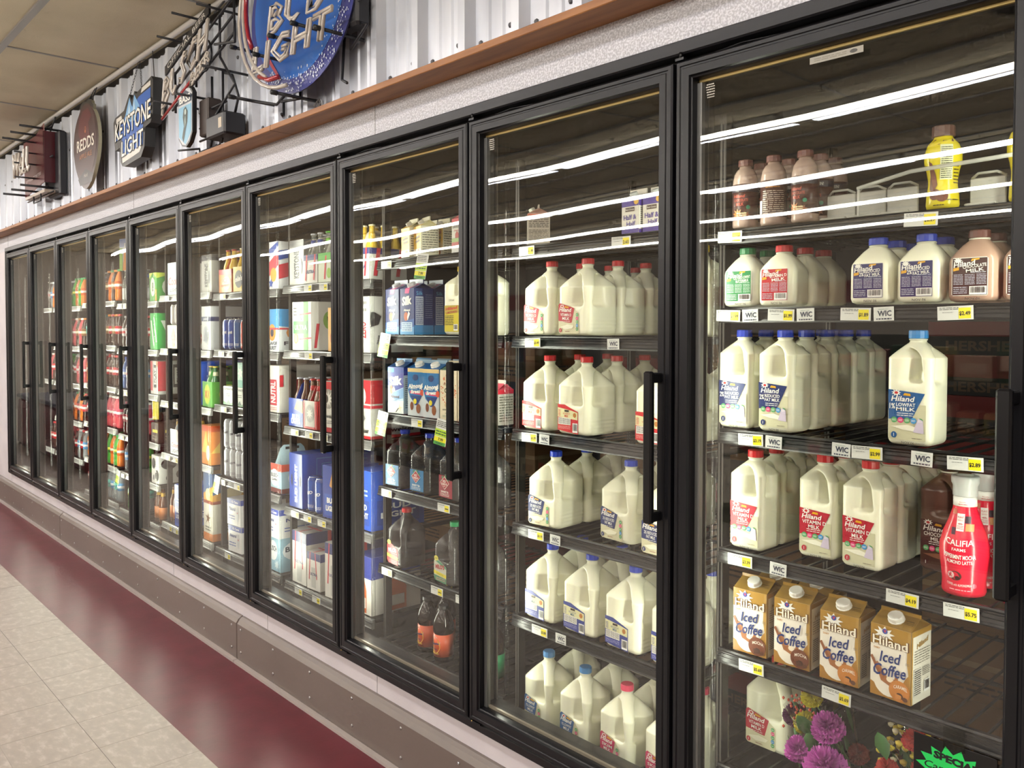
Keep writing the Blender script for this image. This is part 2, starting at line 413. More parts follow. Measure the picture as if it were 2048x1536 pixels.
# bumper baseboard with screws, each length its own strip
for i, (xa, xb) in enumerate(((X0, -5.395), (-5.39, -2.445), (-2.44, .51), (.515, X1))):
    b = MB(); ring = []
    for x, e in ((xa, .006), (xa+.004, 0), (xb-.004, 0), (xb, .006)):
        ring.append([(x, 0, .0), (x, -.028+e, .0), (x, -.034+e, .02), (x, -.034+e, .178-e), (x, -.022+e, .196-e), (x, -.010, .205-e), (x, 0, .206-e)])
    b.loft(ring, M_base)
    b.box(xa, -.052, 0, xb, -.0, .012, mat('floor_caulk', (.42, .37, .34), .6))
    x = xa+.04
    while x < xb-.02:
        for z in (.055, .158):
            q = MB(); q.lathe([(.006, 0), (.0055, .002), (.001, .0028)], M_screw, 8)
            b.merge(q, lambda p, c=(x, -.034, z): (c[0]+p[0], c[1]-p[2], c[2]+p[1]))
        x += .317
    struct('baseboard_front' if i == 0 else 'baseboard_front_%d' % i, b)
# remaining shell: store walls and the cold room behind the doors
M_store = mat('store_wall_tan', (.34, .30, .26), .7); M_storered = mat('store_red', (.19, .012, .018), .4)
b = MB(); b.box(X0-.05, Y0, 0, X0, 0, CEIL, M_store); struct('wall_left', b)
b = MB(); b.box(X1, Y0, 0, X1+.05, 0, CEIL, M_store); struct('wall_right', b)
b = MB(); b.box(X0, Y0-.05, 0, X1, Y0, CEIL, M_store); b.box(X0, Y0, 1.9, X1, Y0+.03, 2.3, M_storered); struct('wall_back', b)
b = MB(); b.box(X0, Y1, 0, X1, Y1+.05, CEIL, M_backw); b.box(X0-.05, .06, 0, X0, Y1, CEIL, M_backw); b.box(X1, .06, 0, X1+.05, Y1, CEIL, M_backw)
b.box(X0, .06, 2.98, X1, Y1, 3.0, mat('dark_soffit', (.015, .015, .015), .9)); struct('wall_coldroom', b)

# ceiling fixtures in rows (they light the store and show in the glass)
b = MB(); b.box(-1.2, -.11, -.045, 1.2, .11, 0, mat('white_fixture', (.75, .75, .73), .4)); FIXM = b.mesh('ceiling_light')
for ri, ry in enumerate(ROWS):
    for fx in FIX_X:
        o = obj('ceiling_light', FIXM); o.location = (fx, ry, CEIL); tag(o, 'white two-tube ceiling light in row %s out from the cooler doors' % ['one', 'two', 'three', 'four', 'five'][ri], 'ceiling light', 'rows of ceiling lights')

# ================================================================ door frame, doors
GZ0, GZ1, GX0, GX1 = .364, 2.124, .052, .720
b = MB()
b.rbox(FX0, -.022, 2.187, FX1, .06, 2.222, M_frame, .004)
b.box(FX0, .0155, 2.135, FX1, .075, 2.19, M_black)
b.rbox(FX0, -.022, FZ0, FX1, .075, .312, M_black, .004)
b.box(FX0, .0155, .31, FX1, .075, .36, M_black)
b.rbox(FX0, -.022, .30, FX0+.03, .075, 2.2, M_frame, .004); b.box(FX0+.02, .0155, .3, -9*W+.012, .075, 2.2, M_black)
b.rbox(FX1-.03, -.022, .30, FX1, .075, 2.2, M_black, .004); b.box(W+.004, .0155, .3, FX1-.02, .075, 2.2, M_black)
fr = empty('door_frame', 'long black metal frame holding the row of glass cooler doors', 'cooler frame', (0, 0, 0))
obj('header_and_sill', b, fr)
for k in range(-1, 10):
    x0 = (k-8)*W; m = MB()
    m.box(x0-.02, .0155, .313, x0+.02, .02, 2.186, M_black)
    m.box(x0-.026, .018, .33, x0+.026, .060, 2.15, mat('mullion_inside', (.055, .050, .044), .35)); m.box(x0-.038, .058, .33, x0+.038, .063, 2.15, mat('mullion_inside'))  # wider back flange is an added baffle, hiding the mullion lights from view
    obj('mullion', m, fr)
    if k < 9:
        m = MB(); m.tube([(x0+.014, -.02, 2.178), (x0+.014, -.02, 2.192)], .005, M_rail, 6); m.box(x0+.002, -.026, 2.172, x0+.026, -.014, 2.178, M_rail)
        m.box(x0+.01, -.030, .3125, x0+.06, -.024, .3165, M_rail); m.tube([(x0+.02, -.031, .3145), (x0+.02, -.026, .3145)], .0028, mat('brass_pin', (.4, .28, .1), .35, .8), 6)
        m.tube([(x0+.10, -.002, 2.176), (x0+.17, -.004, 2.181), (x0+.26, -.002, 2.176)], .0025, M_rail, 5)
        obj('hinge', m, fr)

def rail_ring(mb, x0, x1, z0, z1, prof, m):
    """door rails: profile of (inset, y) swept around the rectangle with mitred corners"""
    rings = []
    for cx, cz, sx, sz in ((x0, z0, 1, 1), (x1, z0, -1, 1), (x1, z1, -1, -1), (x0, z1, 1, -1)):
        rings.append([(cx+sx*i, y, cz+sz*i) for i, y in prof])
    rings.append(rings[0]); mb.loft(rings, m, False, False)
DOOR = {}
x0, x1, z0, z1 = .006, W-.004-.0, .318, 2.168
m = MB(); ring_prof = [(0, .014), (0, -.026), (.004, -.030), (.012, -.030), (.014, -.0275), (.018, -.0275), (.020, -.030), (.038, -.030), (.041, -.024), (.044, -.022), (.046, .014)]
rail_ring(m, x0, x1, z0, z1, ring_prof, M_frame); DOOR['frame'] = m.mesh('door_rail')
m = MB(); g = [(GX0-.004, GZ0-.004), (GX1+.002, GZ0-.004), (GX1+.002, GZ1+.004), (GX0-.004, GZ1+.004)]
m.box(GX0-.004, -.006, GZ0-.004, GX1+.002, .009, GZ1+.004, M_glass); DOOR['glass'] = m.mesh('glass_pane')
m = MB(); m.box(GX0-.002, .002, GZ1-.007, GX1+.002, .0085, GZ1+.001, M_gold)
m.box(GX0-.002, .001, GZ0-.002, GX1, .0085, GZ0+.007, M_tanrim)
m.box(GX0-.002, -.005, GZ0, GX0+.012, .0085, GZ1-.01, M_grayrim); DOOR['spacer'] = m.mesh('glass_spacer')
m = MB(); hx0, hx1 = .722, .748
m.rbox(hx0, -.075, 1.062, hx1, -.058, 1.432, M_rail, .004)
for z in (1.066, 1.404): m.rbox(hx0, -.066, z, hx1, -.028, z+.024, M_rail, .003)
DOOR['handle'] = m.mesh('handle')
m = MB(); a = Art(m, lambda u, v, o: (GX0+.018+u, -.0062-o, GZ1-.05+v), .0003)
stamp = ink('b9b4a6'); a.lines(.008, .028, .028, .032, 1, stamp, .7, 9, 3)
for i in range(5): a.lines(.006+.001*i, .022-.006*i, .03, .027-.006*i, 1, stamp, .5, i)
DOOR['stamp'] = m.mesh('glass_stamp')
DNAMES = ['leftmost glass cooler door at the far end of the row', 'second glass cooler door from the far left end', 'third glass cooler door from the far left end', 'fourth glass cooler door from the far left end, soda bottles inside',
          'cooler door with silver light beer carriers at its right side', 'cooler door with stacked silver cans and white case boxes behind it',
          'glass cooler door with blue and red beer cartons behind it', 'glass cooler door with nut milk cartons and iced tea behind it',
          'glass cooler door with gallon milk jugs on every shelf', 'nearest glass cooler door, half-gallon jugs and bouquets behind it']
for k in range(-1, 9):
    e = empty('cooler_door', DNAMES[k+1], 'cooler door', ((k-8)*W, 0, 0), 0, 'black framed glass cooler doors')
    for n, kk in (('door_rail', 'frame'), ('glass_pane', 'glass'), ('glass_spacer', 'spacer'), ('handle', 'handle'), ('glass_stamp', 'stamp')): obj(n, DOOR[kk], e)
    if k == 8:
        m = MB(); a = Art(m, lambda u, v, o: (.335+u, -.0062-o, 2.092+v), .0003)
        a.rect(0, 0, .115, .014, mat('worn_sticker', (.32, .30, .25), .5)); a.layer = 1; a.disc(.095, .007, .008, .004, ink('3a372f')); a.lines(.01, .003, .08, .011, 2, ink('7c7868'), .4, 5)
        obj('door_sticker', m, e)['label'] = 'worn pale sticker strip at top of glass'

# ================================================================ shelving inside
SHELF = {-1: [1.70, 1.12, .56], 8: [1.785, 1.590, 1.287, .985, .728, .43], 7: [1.80, 1.514, 1.217, .915, .618, .268], 6: [1.80, 1.512, 1.212, .925, .620, .325],
         5: [1.732, 1.438, 1.092, .722, .380], 4: [1.720, 1.425, 1.14, .760, .387], 3: [1.73, 1.418, 1.11, .80, .388],
         2: [1.70, 1.406, 1.135, .84, .59, .345], 1: [1.72, 1.42, 1.14, .86, .60, .36], 0: [1.70, 1.40, 1.12, .84, .56]}
SX0, SX1, SY, SD = .032, .744, .14, .62
RAILMAT = {8: M_rail, 7: M_rail, 6: M_rail}
M_rail_lit = mat('rail_painted_lit', (.16, .16, .16), .22, .3)  # black rail given a lighter colour to imitate lamp light on it
M_rail_glare = mat('rail_painted_glare', (.45, .46, .45), .25)  # same black rail, paler still: overexposure in the far bays put into colour
def shelf_mb(rail):
    s = MB()
    # wires run front to back, carried by three cross bars
    n = 17
    for i in range(n):
        x = SX0+.01+(SX1-SX0-.02)*i/(n-1)
        s.box(x-.0022, SY+.008, -.009, x+.0022, SY+SD, -.0045, M_wire)
    for y in (SY+.02, SY+.3, SY+SD-.01): s.box(SX0, y-.004, -.017, SX1, y+.004, -.009, M_wire)
    for x in (SX0, SX1): s.box(x-.004, SY+.005, -.02, x+.004, SY+SD, -.004, M_wire)
    r = MB(); z1 = -.003; z0 = -.040
    r.loft([[(x, SY+.008, z1), (x, SY, z1), (x, SY-.003, z1-.004), (x, SY-.001, z1-.008), (x, SY-.006, z0+.008), (x, SY-.009, z0+.004), (x, SY-.006, z0), (x, SY+.008, z0)] for x in (SX0-.008, SX1+.008)], rail)
    for dz in (.011, .020, .029): r.box(SX0-.008, SY-.0062, z1-dz-.0008, SX1+.008, SY, z1-dz+.0008, rail)
    return s.mesh('wire_shelf'), r.mesh('price_rail')
SH8 = {}
BAY = ['leftmost door', 'second door from the left', 'third door from the left', 'fourth door from the left', 'door of silver beer carriers', 'door of stacked silver cans', 'door of blue beer cartons', 'nut milk and tea door', 'gallon milk door', 'nearest door']
for k in range(-1, 9):
    rm = M_rail if k > 5 else (M_rail_lit if k > 3 else M_rail_glare)
    if rm.name not in SH8: SH8[rm.name] = shelf_mb(rm)
    e = empty('shelving_rack', 'black wire shelving rack standing behind the %s' % BAY[k+1], 'shelving rack', ((k-8)*W, 0, 0), 0, 'wire shelving racks in the cooler')
    for xx in (.005, W-.005):
        for yy in (SY+.055, SY+SD):
            m = MB(); m.box(xx-.0045, yy-.014, .0, xx+.0045, yy+.014, 2.08, M_rail)
            m.box(xx-.002, yy-.0145, .05, xx+.002, yy-.0139, 2.06, mat('post_slots', (.16, .155, .14), .4))
            obj('upright_post', m, e)
    for z in SHELF[k]:
        s, r = SH8[rm.name]; o = obj('shelf', s, e, (0, 0, z)); obj('price_rail', r, o)
for k in range(-1, 9):
    x = (k-8)*W
    m = MB(); m.tube([(x+.030, .108, .36), (x+.030, .108, 2.12)], .008, M_clear, 8)
    o = obj('lamp_cover', m); tag(o, 'clear plastic lamp tube upright inside the %s' % BAY[k+1], 'lamp cover', 'clear lamp tubes behind the door mullions')
# ================================================================ product prototypes
M_milk = mat('milk_plastic', (.86, .85, .67), .28, sub=.15)
M_milkb = mat('buttermilk_plastic', (.78, .77, .64), .30, sub=.15)
M_choc = mat('chocolate_milk_plastic', (.42, .27, .20), .28)
M_chocd = mat('dark_chocolate_milk_plastic', (.11, .052, .038), .28)
M_tea = glassy('tea_jug', 1.6, (.55, .50, .48), .22, body=(.085, .082, .082), bodyfac=.5)
M_yelm = mat('clear_lemonade', (.80, .79, .62), .3)
def C(h, r=.35): return ink(h, r)
CAPR, CAPB, CAPL, CAPG, CAPP, CAPN, CAPY = C('c8242c'), C('1f3fc0'), C('3f8fd8'), C('127a44'), C('e8496a'), C('5a3430'), C('e8c81c')
WHT, BLK, CRM = C('f0efe8'), C('1a1a1c'), C('e9e3b4')
def jug_fn(w, zs, zn, zt, rn, hole, rib=0):
    uc, zc, hu, hz, sl = hole; a = w/2; rc = a*.34
    def fn(x, y, z):
        t = np.clip((z-zs)/(zn-zs), 0, 1); s = a+(rn-a)*(t**1.12); r = np.minimum(s, rc+(rn-rc)*t)
        if rib: s = s+rib*np.sin(z*2*PI/.011)*np.clip((z-.012)/.01, 0, 1)*np.clip((w*.42-z)/.01, 0, 1)*np.clip((x+y)/.03, 0, 1)
        qx, qy = np.abs(x)-s+r, np.abs(y)-s+r
        d = np.sqrt(np.maximum(qx, 0)**2+np.maximum(qy, 0)**2)+np.minimum(np.maximum(qx, qy), 0)-r
        d = np.where(t > 0, d*.80, d)
        d = smax(d, -z, .018); d = np.maximum(d, z-zt)
        umax = math.sqrt(2)*s-(math.sqrt(2)-1)*r; hv = hu*(1-sl*np.clip((z-zc)/hz, -1, 1))
        u = umax-(x-y)/math.sqrt(2)-uc-hu
        rr = hu*.8; q1, q2 = np.abs(u)-hv+rr, np.abs(z-zc)-hz+rr
        cut = np.sqrt(np.maximum(q1, 0)**2+np.maximum(q2, 0)**2)+np.minimum(np.maximum(q1, q2), 0)-rr
        # shallow hand recess around the hole
        return smax(d, -cut, .012)
    return fn
def jug_body(w, zs, zn, zt, rn, hole, m, h=.003, rib=0):
    return net_mb(jug_fn(w, zs, zn, zt, rn, hole, rib), (-w/2-.008, -w/2-.008, -.006), (w/2+.008, w/2+.008, zt+.006), h, m)
def cap_mb(r, z0, z1, m, n=28, ring=None):
    b = MB(); b.lathe([(r, z0), (r*1.02, z0+.001), (r, z1-.002), (r*.92, z1), (.001, z1)], m, n, ridge=.035, smooth=False)
    if ring: b.lathe([(r*1.0, z0-.004), (r*1.0, z0-.001)], ring, n)
    return b
GAL = jug_body(.133, .146, .203, .218, .0165, (.0150, .138, .0145, .050, .35), M_milk, .0028, rib=.0010).mesh('jug_body')
GALT = GAL; GALT = jug_body(.133, .146, .203, .218, .0165, (.0150, .138, .0145, .050, .35), M_tea).mesh('jug_body')
GALY = jug_body(.100, .178, .214, .226, .0165, (.014, .172, .011, .034, .3), M_milk).mesh('jug_body')
HALF = jug_body(.095, .186, .220, .230, .0165, (.0135, .170, .0105, .036, .3), M_milk, .0024).mesh('jug_body')
HALFC = jug_body(.095, .186, .220, .230, .0165, (.0135, .170, .0105, .036, .3), M_chocd, .0026).mesh('jug_body')
GAL1 = jug_body(.120, .150, .203, .218, .0165, (.0145, .140, .0135, .052, .35), M_milk, .003).mesh('jug_body')
TEAT = jug_body(.112, .136, .194, .206, .0165, (.0155, .132, .0155, .050, .35), M_tea, .0022).mesh('jug_body')
def splash(a, u, v, r, m=None):
    a.star(u, v, r, r*.55, 9, m or WHT, .7, .1)
DOTS = ('5aa469', 'd8417a', '5aa469', '3f8fc8', '4f9a5c')
def art_milk_gal(name, col, l1, l2, num='1', w=.133, m=None):
    b = MB(); a = Art(b, front(w)); u0, u1 = -.058 if w > .12 else -.050, .030 if w > .12 else .024
    cream = C('cfcaa8'); a.poly([(u0+.006, .006), (u1-.004, .006), (u1, .010), (u1, .066), (u0+.05, .090), (u0+.006, .098), (u0, .092), (u0, .012)], cream)
    a.layer = 1; s = (u1-u0)/.088
    a.poly([(u0, .045), (u0+.03, .040), (u0+.056*s, .038), (u0+.068*s, .082), (u0+.006, .098), (u0, .092)], col)
    a.layer = 2; splash(a, u0+.016, .088, .010); a.disc(u0+.016, .088, .004, .003, C('c03030')); a.poly([(u0+.026, .084), (u0+.044, .082), (u0+.044, .086), (u0+.028, .089)], C('d8a020'))
    a.text('Hiland', u0+.030*s, .0775, .0125, WHT, w=.050*s, bold=.02, shear=.2, rot=-.05)
    a.text(l1, u0+.032*s, .0625, .0085, WHT, w=.046*s, bold=.01, rot=-.04)
    a.text(l2, u0+.032*s, .0515, .0085, WHT, w=.030*s, bold=.01, rot=-.04)
    a.lines(u0+.010, .041, u0+.050*s, .045, 1, WHT, .3, 3)
    for i, d in enumerate(DOTS): a.disc(u1-.0085, .062-i*.0105, .0052, .0052, C(d)); 
    a.layer = 3
    for i in range(5): a.lines(u1-.012, .0605-i*.0105, u1-.005, .0635-i*.0105, 2, WHT, .35, i, 2)
    a.layer = 2; a.poly([(u0+.008, .026), (u0+.03, .018), (u0+.06*s, .022), (u0+.066*s, .030), (u0+.04, .034)], C('e6e3cc')); a.disc(u0+.009, .016, .006, .0065, col)
    a.layer = 3; a.text(num, u0+.009, .016, .007, WHT, bold=.01); a.lines(u0+.03, .0115, u0+.05, .0145, 1, C('8a4a44'), .5, 2, 3)
    return b
def art_milk_half(name, col, l0, l1, l2, num='1', w=.095, base='c9c6a6', sp=('e9e7d4', 'c8bcd0')):
    b = MB(); a = Art(b, front(w)); u0, u1 = -.041, .036; cream = C(base)
    a.rect(u0, .012, u1, .088, cream); a.layer = 1
    a.poly([(u0, .066), (u0+.052, .064), (u1-.002, .112), (u0-.001, .119)], col); a.poly([(u0, .055), (u0+.05, .058), (u0+.052, .066), (u0, .068)], col)
    a.layer = 2; splash(a, u0+.016, .112, .011); a.disc(u0+.016, .112, .004, .003, C('c03030')); a.poly([(u0+.030, .107), (u0+.046, .106), (u0+.045, .111), (u0+.033, .112)], C('d8a020'))
    a.text('Hiland', u0+.030, .0995, .0115, WHT, w=.047, bold=.02, shear=.22)
    if l0: a.text(l0, u0+.008, .0835, .012, WHT, w=.012, bold=.02); a.text(l1, u0+.036, .087, .0075, WHT, w=.040, bold=.015); a.text(l2, u0+.036, .0775, .0075, WHT, w=.040, bold=.015)
    else: a.text(l1, u0+.036, .0865, .0090, WHT, w=.058, bold=.012); a.text(l2, u0+.036, .0755, .0085, WHT, w=.028, bold=.012)
    a.lines(u0+.018, .062, u0+.052, .071, 2, WHT, .3, 4, 3)
    for i, d in enumerate(DOTS): a.disc(u0+.012+i*.0135, .054, .0062, .0062, C(d))
    a.layer = 3
    for i in range(5): a.lines(u0+.008+i*.0135, .0515, u0+.016+i*.0135, .0565, 2, WHT, .35, i, 2)
    a.layer = 2; a.poly([(u0+.005, .040), (u0+.03, .034), (u0+.07, .030), (u0+.072, .037), (u0+.04, .045)], C(sp[0])); a.poly([(u0+.052, .03), (u0+.074, .028), (u0+.072, .055), (u0+.062, .06)], C(sp[1]))
    a.disc(u0+.012, .022, .0062, .0068, col); a.layer = 3; a.text(num, u0+.012, .022, .007, WHT, bold=.01); a.lines(u0+.05, .0155, u0+.07, .018, 1, C('6a5a54'), .5, 2, 3)
    a.layer = 0; a.text('NOV 06', .0, .0065, .0052, C('3a3a3a'), w=.026); a.lines(.016, .005, .034, .008, 2, C('6a6a6a'), .3, 2)
    return b
def art_quart(col, l0, l1, l2, w=.092):
    b = MB(); a = Art(b, front(w)); u0, u1 = -.036, .032
    a.poly([(u0+.003, .012), (u1-.002, .012), (u1, .015), (u1, .086), (u1-.003, .089), (u0+.003, .089), (u0, .086), (u0, .015)], C('e8e6da')); a.layer = 1
    a.rect(u0+.0015, .0135, u1-.0015, .0875, col); a.layer = 2
    splash(a, u0+.012, .083, .009); a.poly([(u0+.036, .081), (u0+.052, .084), (u0+.052, .087), (u0+.038, .086)], C('d8a020'))
    a.text('Hiland', u0+.024, .0765, .0105, WHT, w=.040, bold=.02, shear=.2, rot=.12)
    a.poly([(u0+.003, .062), (u0+.014, .064), (u0+.014, .070), (u0+.003, .068)], C('d8a020'))
    if l0: a.text(l0, u0+.020, .065, .009, WHT, w=.010, bold=.02)
    a.text(l1, u0+.043, .0715, .0068, WHT, w=.036 if l0 else .044, bold=.015, rot=.1); a.text(l2, u0+.044, .0632, .0068, WHT, w=.034, bold=.015, rot=.1)
    pale = C('b9bccb') if col != C('1f7a44') else C('bcd8c4')
    a.lines(u0+.004, .034, u0+.022, .056, 7, pale, .4, 1, 3); a.lines(u0+.025, .034, u0+.044, .056, 7, pale, .4, 2, 3); a.lines(u0+.047, .034, u1-.003, .056, 7, pale, .4, 3, 3)
    a.lines(u0+.004, .016, u0+.03, .031, 4, pale, .4, 5, 3); a.lines(u0+.036, .057, u1-.004, .0605, 1, pale, .4, 5, 3)
    a.barcode(u0+.034, .0145, u1-.002, .031)
    a.layer = 0; a.text('NOV 06', .004, .0065, .005, C('3a3a3a'), w=.028)
    return b
def art_store_gal(col, w=.133):
    b = MB(); a = Art(b, front(w)); u0, u1 = -.058, .028
    a.poly([(u0, .012), (u1, .004), (u1, .070), (u0+.03, .089), (u0, .090)], col); a.layer = 1
    a.poly([(u0+.001, .052), (u1-.002, .046), (u1-.002, .068), (u0+.06, .073), (u0+.001, .080)], C('ddd9a8'))
    a.rect(u0+.003, .029, u0+.055, .050, WHT); a.barcode(u1-.023, .008, u1-.002, .036); a.layer = 2
    a.rect(u0+.030, .068, u0+.048, .074, C('3a2a22')); a.text('VITAMIN D' if col == C('c8242c') else 'REDUCED FAT', u0+.038, .0625, .005, col, w=.03); a.text('MILK', u0+.038, .0555, .0065, C('c8242c') if col == C('c8242c') else C('2b5c8c'), w=.016, bold=.02)
    a.disc(u0+.072, .060, .0065, .0072, C('b87838')); a.lines(u0+.004, .054, u0+.013, .074, 5, col, .4, 3, 2)
    for i in range(3): a.lines(u0+.005+i*.017, .031, u0+.020+i*.017, .049, 6, BLK, .4, i, 3)
    a.lines(u0+.005, .016, u0+.055, .026, 3, C('e6b8b4') if col == C('c8242c') else C('a8a8d8'), .35, 7, 5)
    return b
NECK = mat('milk_neck_ring', (.74, .74, .62), .35)
def datecode(w):
    b = MB(); a = Art(b, lambda u, v, o: (u, -.062+v+.0, .138+(v)*.95+.0012), .0); return b
def gal(col, label): return Proto('milk_jug', [('jug_body', GAL), ('cap', cap_mb(.0185, .216, .233, col, ring=NECK)), ('label', label)])
def half(col, label, body=None): return Proto('milk_jug', [('jug_body', body or HALF), ('cap', cap_mb(.0185, .228, .2455, col, ring=NECK)), ('label', label)])
P = {}
RED, NAVY, BLU2, PINK, GRN = C('b02436'), C('263266'), C('265a92'), C('c62f60'), C('1f7a44')
P['gal_vitd'] = gal(CAPR, art_milk_gal('v', RED, 'VITAMIN D', 'MILK'))
P['gal_2'] = gal(CAPB, art_milk_gal('v', NAVY, '2% REDUCED', 'FAT MILK'))
P['gal_storer'] = gal(CAPR, art_store_gal(C('c8242c')))
P['gal_storeb'] = gal(CAPB, art_store_gal(C('33408c')))
P['gal_1'] = Proto('milk_jug', [('jug_body', GAL1), ('cap', cap_mb(.0185, .216, .233, C('4a88c4'), ring=NECK)), ('label', art_milk_gal('v', BLU2, '1% LOWFAT', 'MILK', w=.12))])
P['gal_skim'] = Proto('milk_jug', [('jug_body', GAL1), ('cap', cap_mb(.0185, .216, .233, CAPP, ring=NECK)), ('label', art_milk_gal('v', PINK, 'SKIM', 'MILK', w=.12))])
P['half_2'] = half(CAPB, art_milk_half('h', NAVY, '2%', 'REDUCED', 'FAT MILK'))
P['half_1'] = half(CAPL, art_milk_half('h', BLU2, '1%', 'LOWFAT', 'MILK'))
P['half_vitd'] = half(CAPR, art_milk_half('h', RED, '', 'VITAMIN D', 'MILK'))
P['half_choc'] = half(C('3a2020'), art_milk_half('h', C('45171c'), '', 'CHOCOLATE', 'MILK', base='4a2a20', sp=('8a5a44', '9a7060')), HALFC)
P['half_plain'] = Proto('milk_jug', [('jug_body', HALF), ('cap', cap_mb(.0185, .228, .2455, CAPR, ring=NECK))])
def quart(m, cap, label):
    b = MB(); R = []; n = 28
    def ring(s, z, e):
        out = []
        for j in range(n):
            t = 2*PI*j/n; c, q = math.cos(t), math.sin(t); k = (abs(c)**e+abs(q)**e)**(-1/e); out.append((s*c*k, s*q*k, z))
        return out
    for s, z, e in ((.036, 0, 6), (.044, .004, 6), (.046, .012, 7), (.046, .080, 7), (.045, .088, 6), (.040, .098, 5), (.028, .116, 3.2), (.0185, .126, 2.2), (.0175, .128, 2), (.0175, .133, 2)): R.append(ring(s, z, e))
    b.loft(R, m, True)
    return Proto('milk_bottle', [('bottle_body', b), ('cap', cap_mb(.0195, .131, .147, cap, ring=NECK)), ('label', label)])
P['q_butter'] = quart(M_milkb, CAPG, art_quart(GRN, '', 'CULTURED LOWFAT', 'BUTTERMILK'))
P['q_vitd'] = quart(M_milk, CAPR, art_quart(C('b8202c'), '', 'VITAMIN D', 'MILK'))
P['q_2'] = quart(M_milk, CAPB, art_quart(C('26235e'), '2%', 'REDUCED', 'FAT MILK'))
P['q_choc'] = quart(M_choc, C('6a4038'), art_quart(C('3a1c1a'), '', 'CHOCOLATE', 'MILK'))

# ---- shake bottles
shp = [(.026, 0), (.030, .003), (.031, .008), (.031, .018), (.030, .020), (.031, .022), (.031, .108), (.030, .118), (.027, .134), (.020, .146), (.015, .149), (.015, .156)]
b = MB(); b.lathe(shp, mat('shake_plastic', (.42, .30, .25), .25), 24)
l = MB(); l.lathe([(.0313, .020), (.0313, .108)], C('4a2a26'), 24); a = Art(l, cyl(.0317))
a.rect(-.045, .088, .045, .103, C('2a2234'), 14); a.layer = 1; a.text('16g', -.024, .0955, .009, WHT, w=.014, bold=.02); a.text('PROTEIN!', .0, .0955, .0075, WHT, w=.030, bold=.01)
a.text('Hiland', -.012, .078, .008, C('c45848'), w=.028, shear=.2, bold=.02); a.text('CHOCOLATE', -.008, .068, .007, C('c45848'), w=.036, bold=.02); a.text('MILK', -.01, .058, .008, C('c45848'), w=.02, bold=.02)
a.star(-.016, .034, .016, .008, 9, C('b8743c'), .9); a.star(.004, .03, .013, .007, 8, C('9c6040'), .8); a.disc(.010, .050, .005, .005, C('2f8a6a')); a.layer = 2; a.lines(-.018, .028, .006, .038, 2, CRM, .5, 2, 2)
P['shake'] = Proto('shake_bottle', [('bottle_body', b), ('sleeve', l), ('cap', cap_mb(.0175, .154, .170, C('6e4640'), 24))])
l = MB(); l.lathe([(.0313, .020), (.0313, .108)], C('4a2a26'), 24); a = Art(l, cyl(.0317))
a.lines(-.02, .088, .014, .100, 2, C('c88a3c'), .4, 3, 3); a.lines(-.028, .026, .026, .084, 12, C('c8b8a8'), .35, 6, 4); a.rect(-.042, .028, -.03, .06, WHT, 2)
P['shake_back'] = Proto('shake_bottle', [('bottle_body', b), ('sleeve', l), ('cap', cap_mb(.0175, .154, .170, C('6e4640'), 24))])
# ---- yellow flavoured milk bottle (wavy waist, no character on it)
def yellow(capc, wave, txt):
    pr = [(.024, 0), (.030, .003), (.032, .010), (.031, .030), (.028, .050), (.028, .062), (.031, .080), (.036, .100), (.036, .118), (.030, .136), (.021, .146), (.018, .150), (.018, .156)]
    pr = [(r, z) for r, z in pr]; b = MB(); b.lathe(pr, C('e2d21c', .25), 28); l = MB(); a = Art(l, latheface(pr), .0006)
    a.rect(-.008, .060, .016, .132, C('e8ecc0'), 4, 10); a.layer = 1; a.lines(-.006, .062, .014, .128, 16, C('3a4030'), .35, 5, 3)
    a.layer = 0; a.poly([(-.030, .040), (-.020, .036), (-.012, .050), (-.016, .072), (-.024, .094), (-.032, .100), (-.028, .070)], wave); a.disc(-.004, .026, .012, .012, wave); a.disc(-.018, .03, .012, .012, wave); a.poly([(-.034, .134), (-.01, .132), (.0, .141), (.018, .138), (.018, .1455), (-.018, .1455)], wave)
    a.layer = 1; a.lines(.004, .016, .030, .020, 1, C('3a3010'), .5, 2, 3); a.lines(.018, .05, .032, .09, 6, C('5a4a10'), .35, 2, 2); a.lines(-.02, .006, .0, .009, 1, C('3a3010'), .6, 9, 3)
    return Proto('flavoured_milk_bottle', [('bottle_body', b), ('label', l), ('cap', cap_mb(.0215, .152, .175, capc, 26))])
P['yel_choc'] = yellow(C('5c4038'), C('6e3c26'), 'x'); P['yel_straw'] = yellow(C('d02c2c'), C('d8443c'), 'x')
M_pusher = mat('clear_pusher_plastic', (.55, .55, .50), .2, alpha=.55)
# ---- latte bottle
lat = [(.034, 0), (.040, .003), (.042, .010), (.041, .030), (.0445, .060), (.0475, .085), (.0465, .105), (.040, .130), (.030, .155), (.023, .178), (.021, .196)]
b = MB(); b.lathe(lat, C('d8233c', .22), 36); l = MB(); a = Art(l, latheface(lat), .0004)
l.lathe([(.0225, .184), (.0222, .2035)], WHT, 30)
a.text('CALIFIA', -.002, .112, .012, WHT, w=.054, bold=.01, bend=-.004); a.text('FARMS', -.002, .099, .006, WHT, w=.026, bold=.01); a.text('PEPPERMINT MOCHA', -.001, .084, .009, WHT, w=.062, bold=.02, bend=-.003); a.text('ALMOND LATTE', -.001, .073, .0075, WHT, w=.050, bold=.01, bend=-.002)
a.disc(-.008, .044, .012, .010, C('5a2e26'), 16); a.layer = 1; a.disc(-.017, .045, .007, .007, C('e6c8c4')); a.star(-.017, .045, .007, .003, 5, C('b8303c')); a.disc(-.004, .040, .005, .004, C('3a1c18')); a.layer = 0
a.text('COFFEE with ALMONDMILK', -.002, .025, .005, WHT, w=.048, bend=-.002); a.disc(.026, .026, .006, .005, C('e4566a')); a.lines(-.02, .013, .02, .018, 1, C('f0a0a8'), .4, 2)
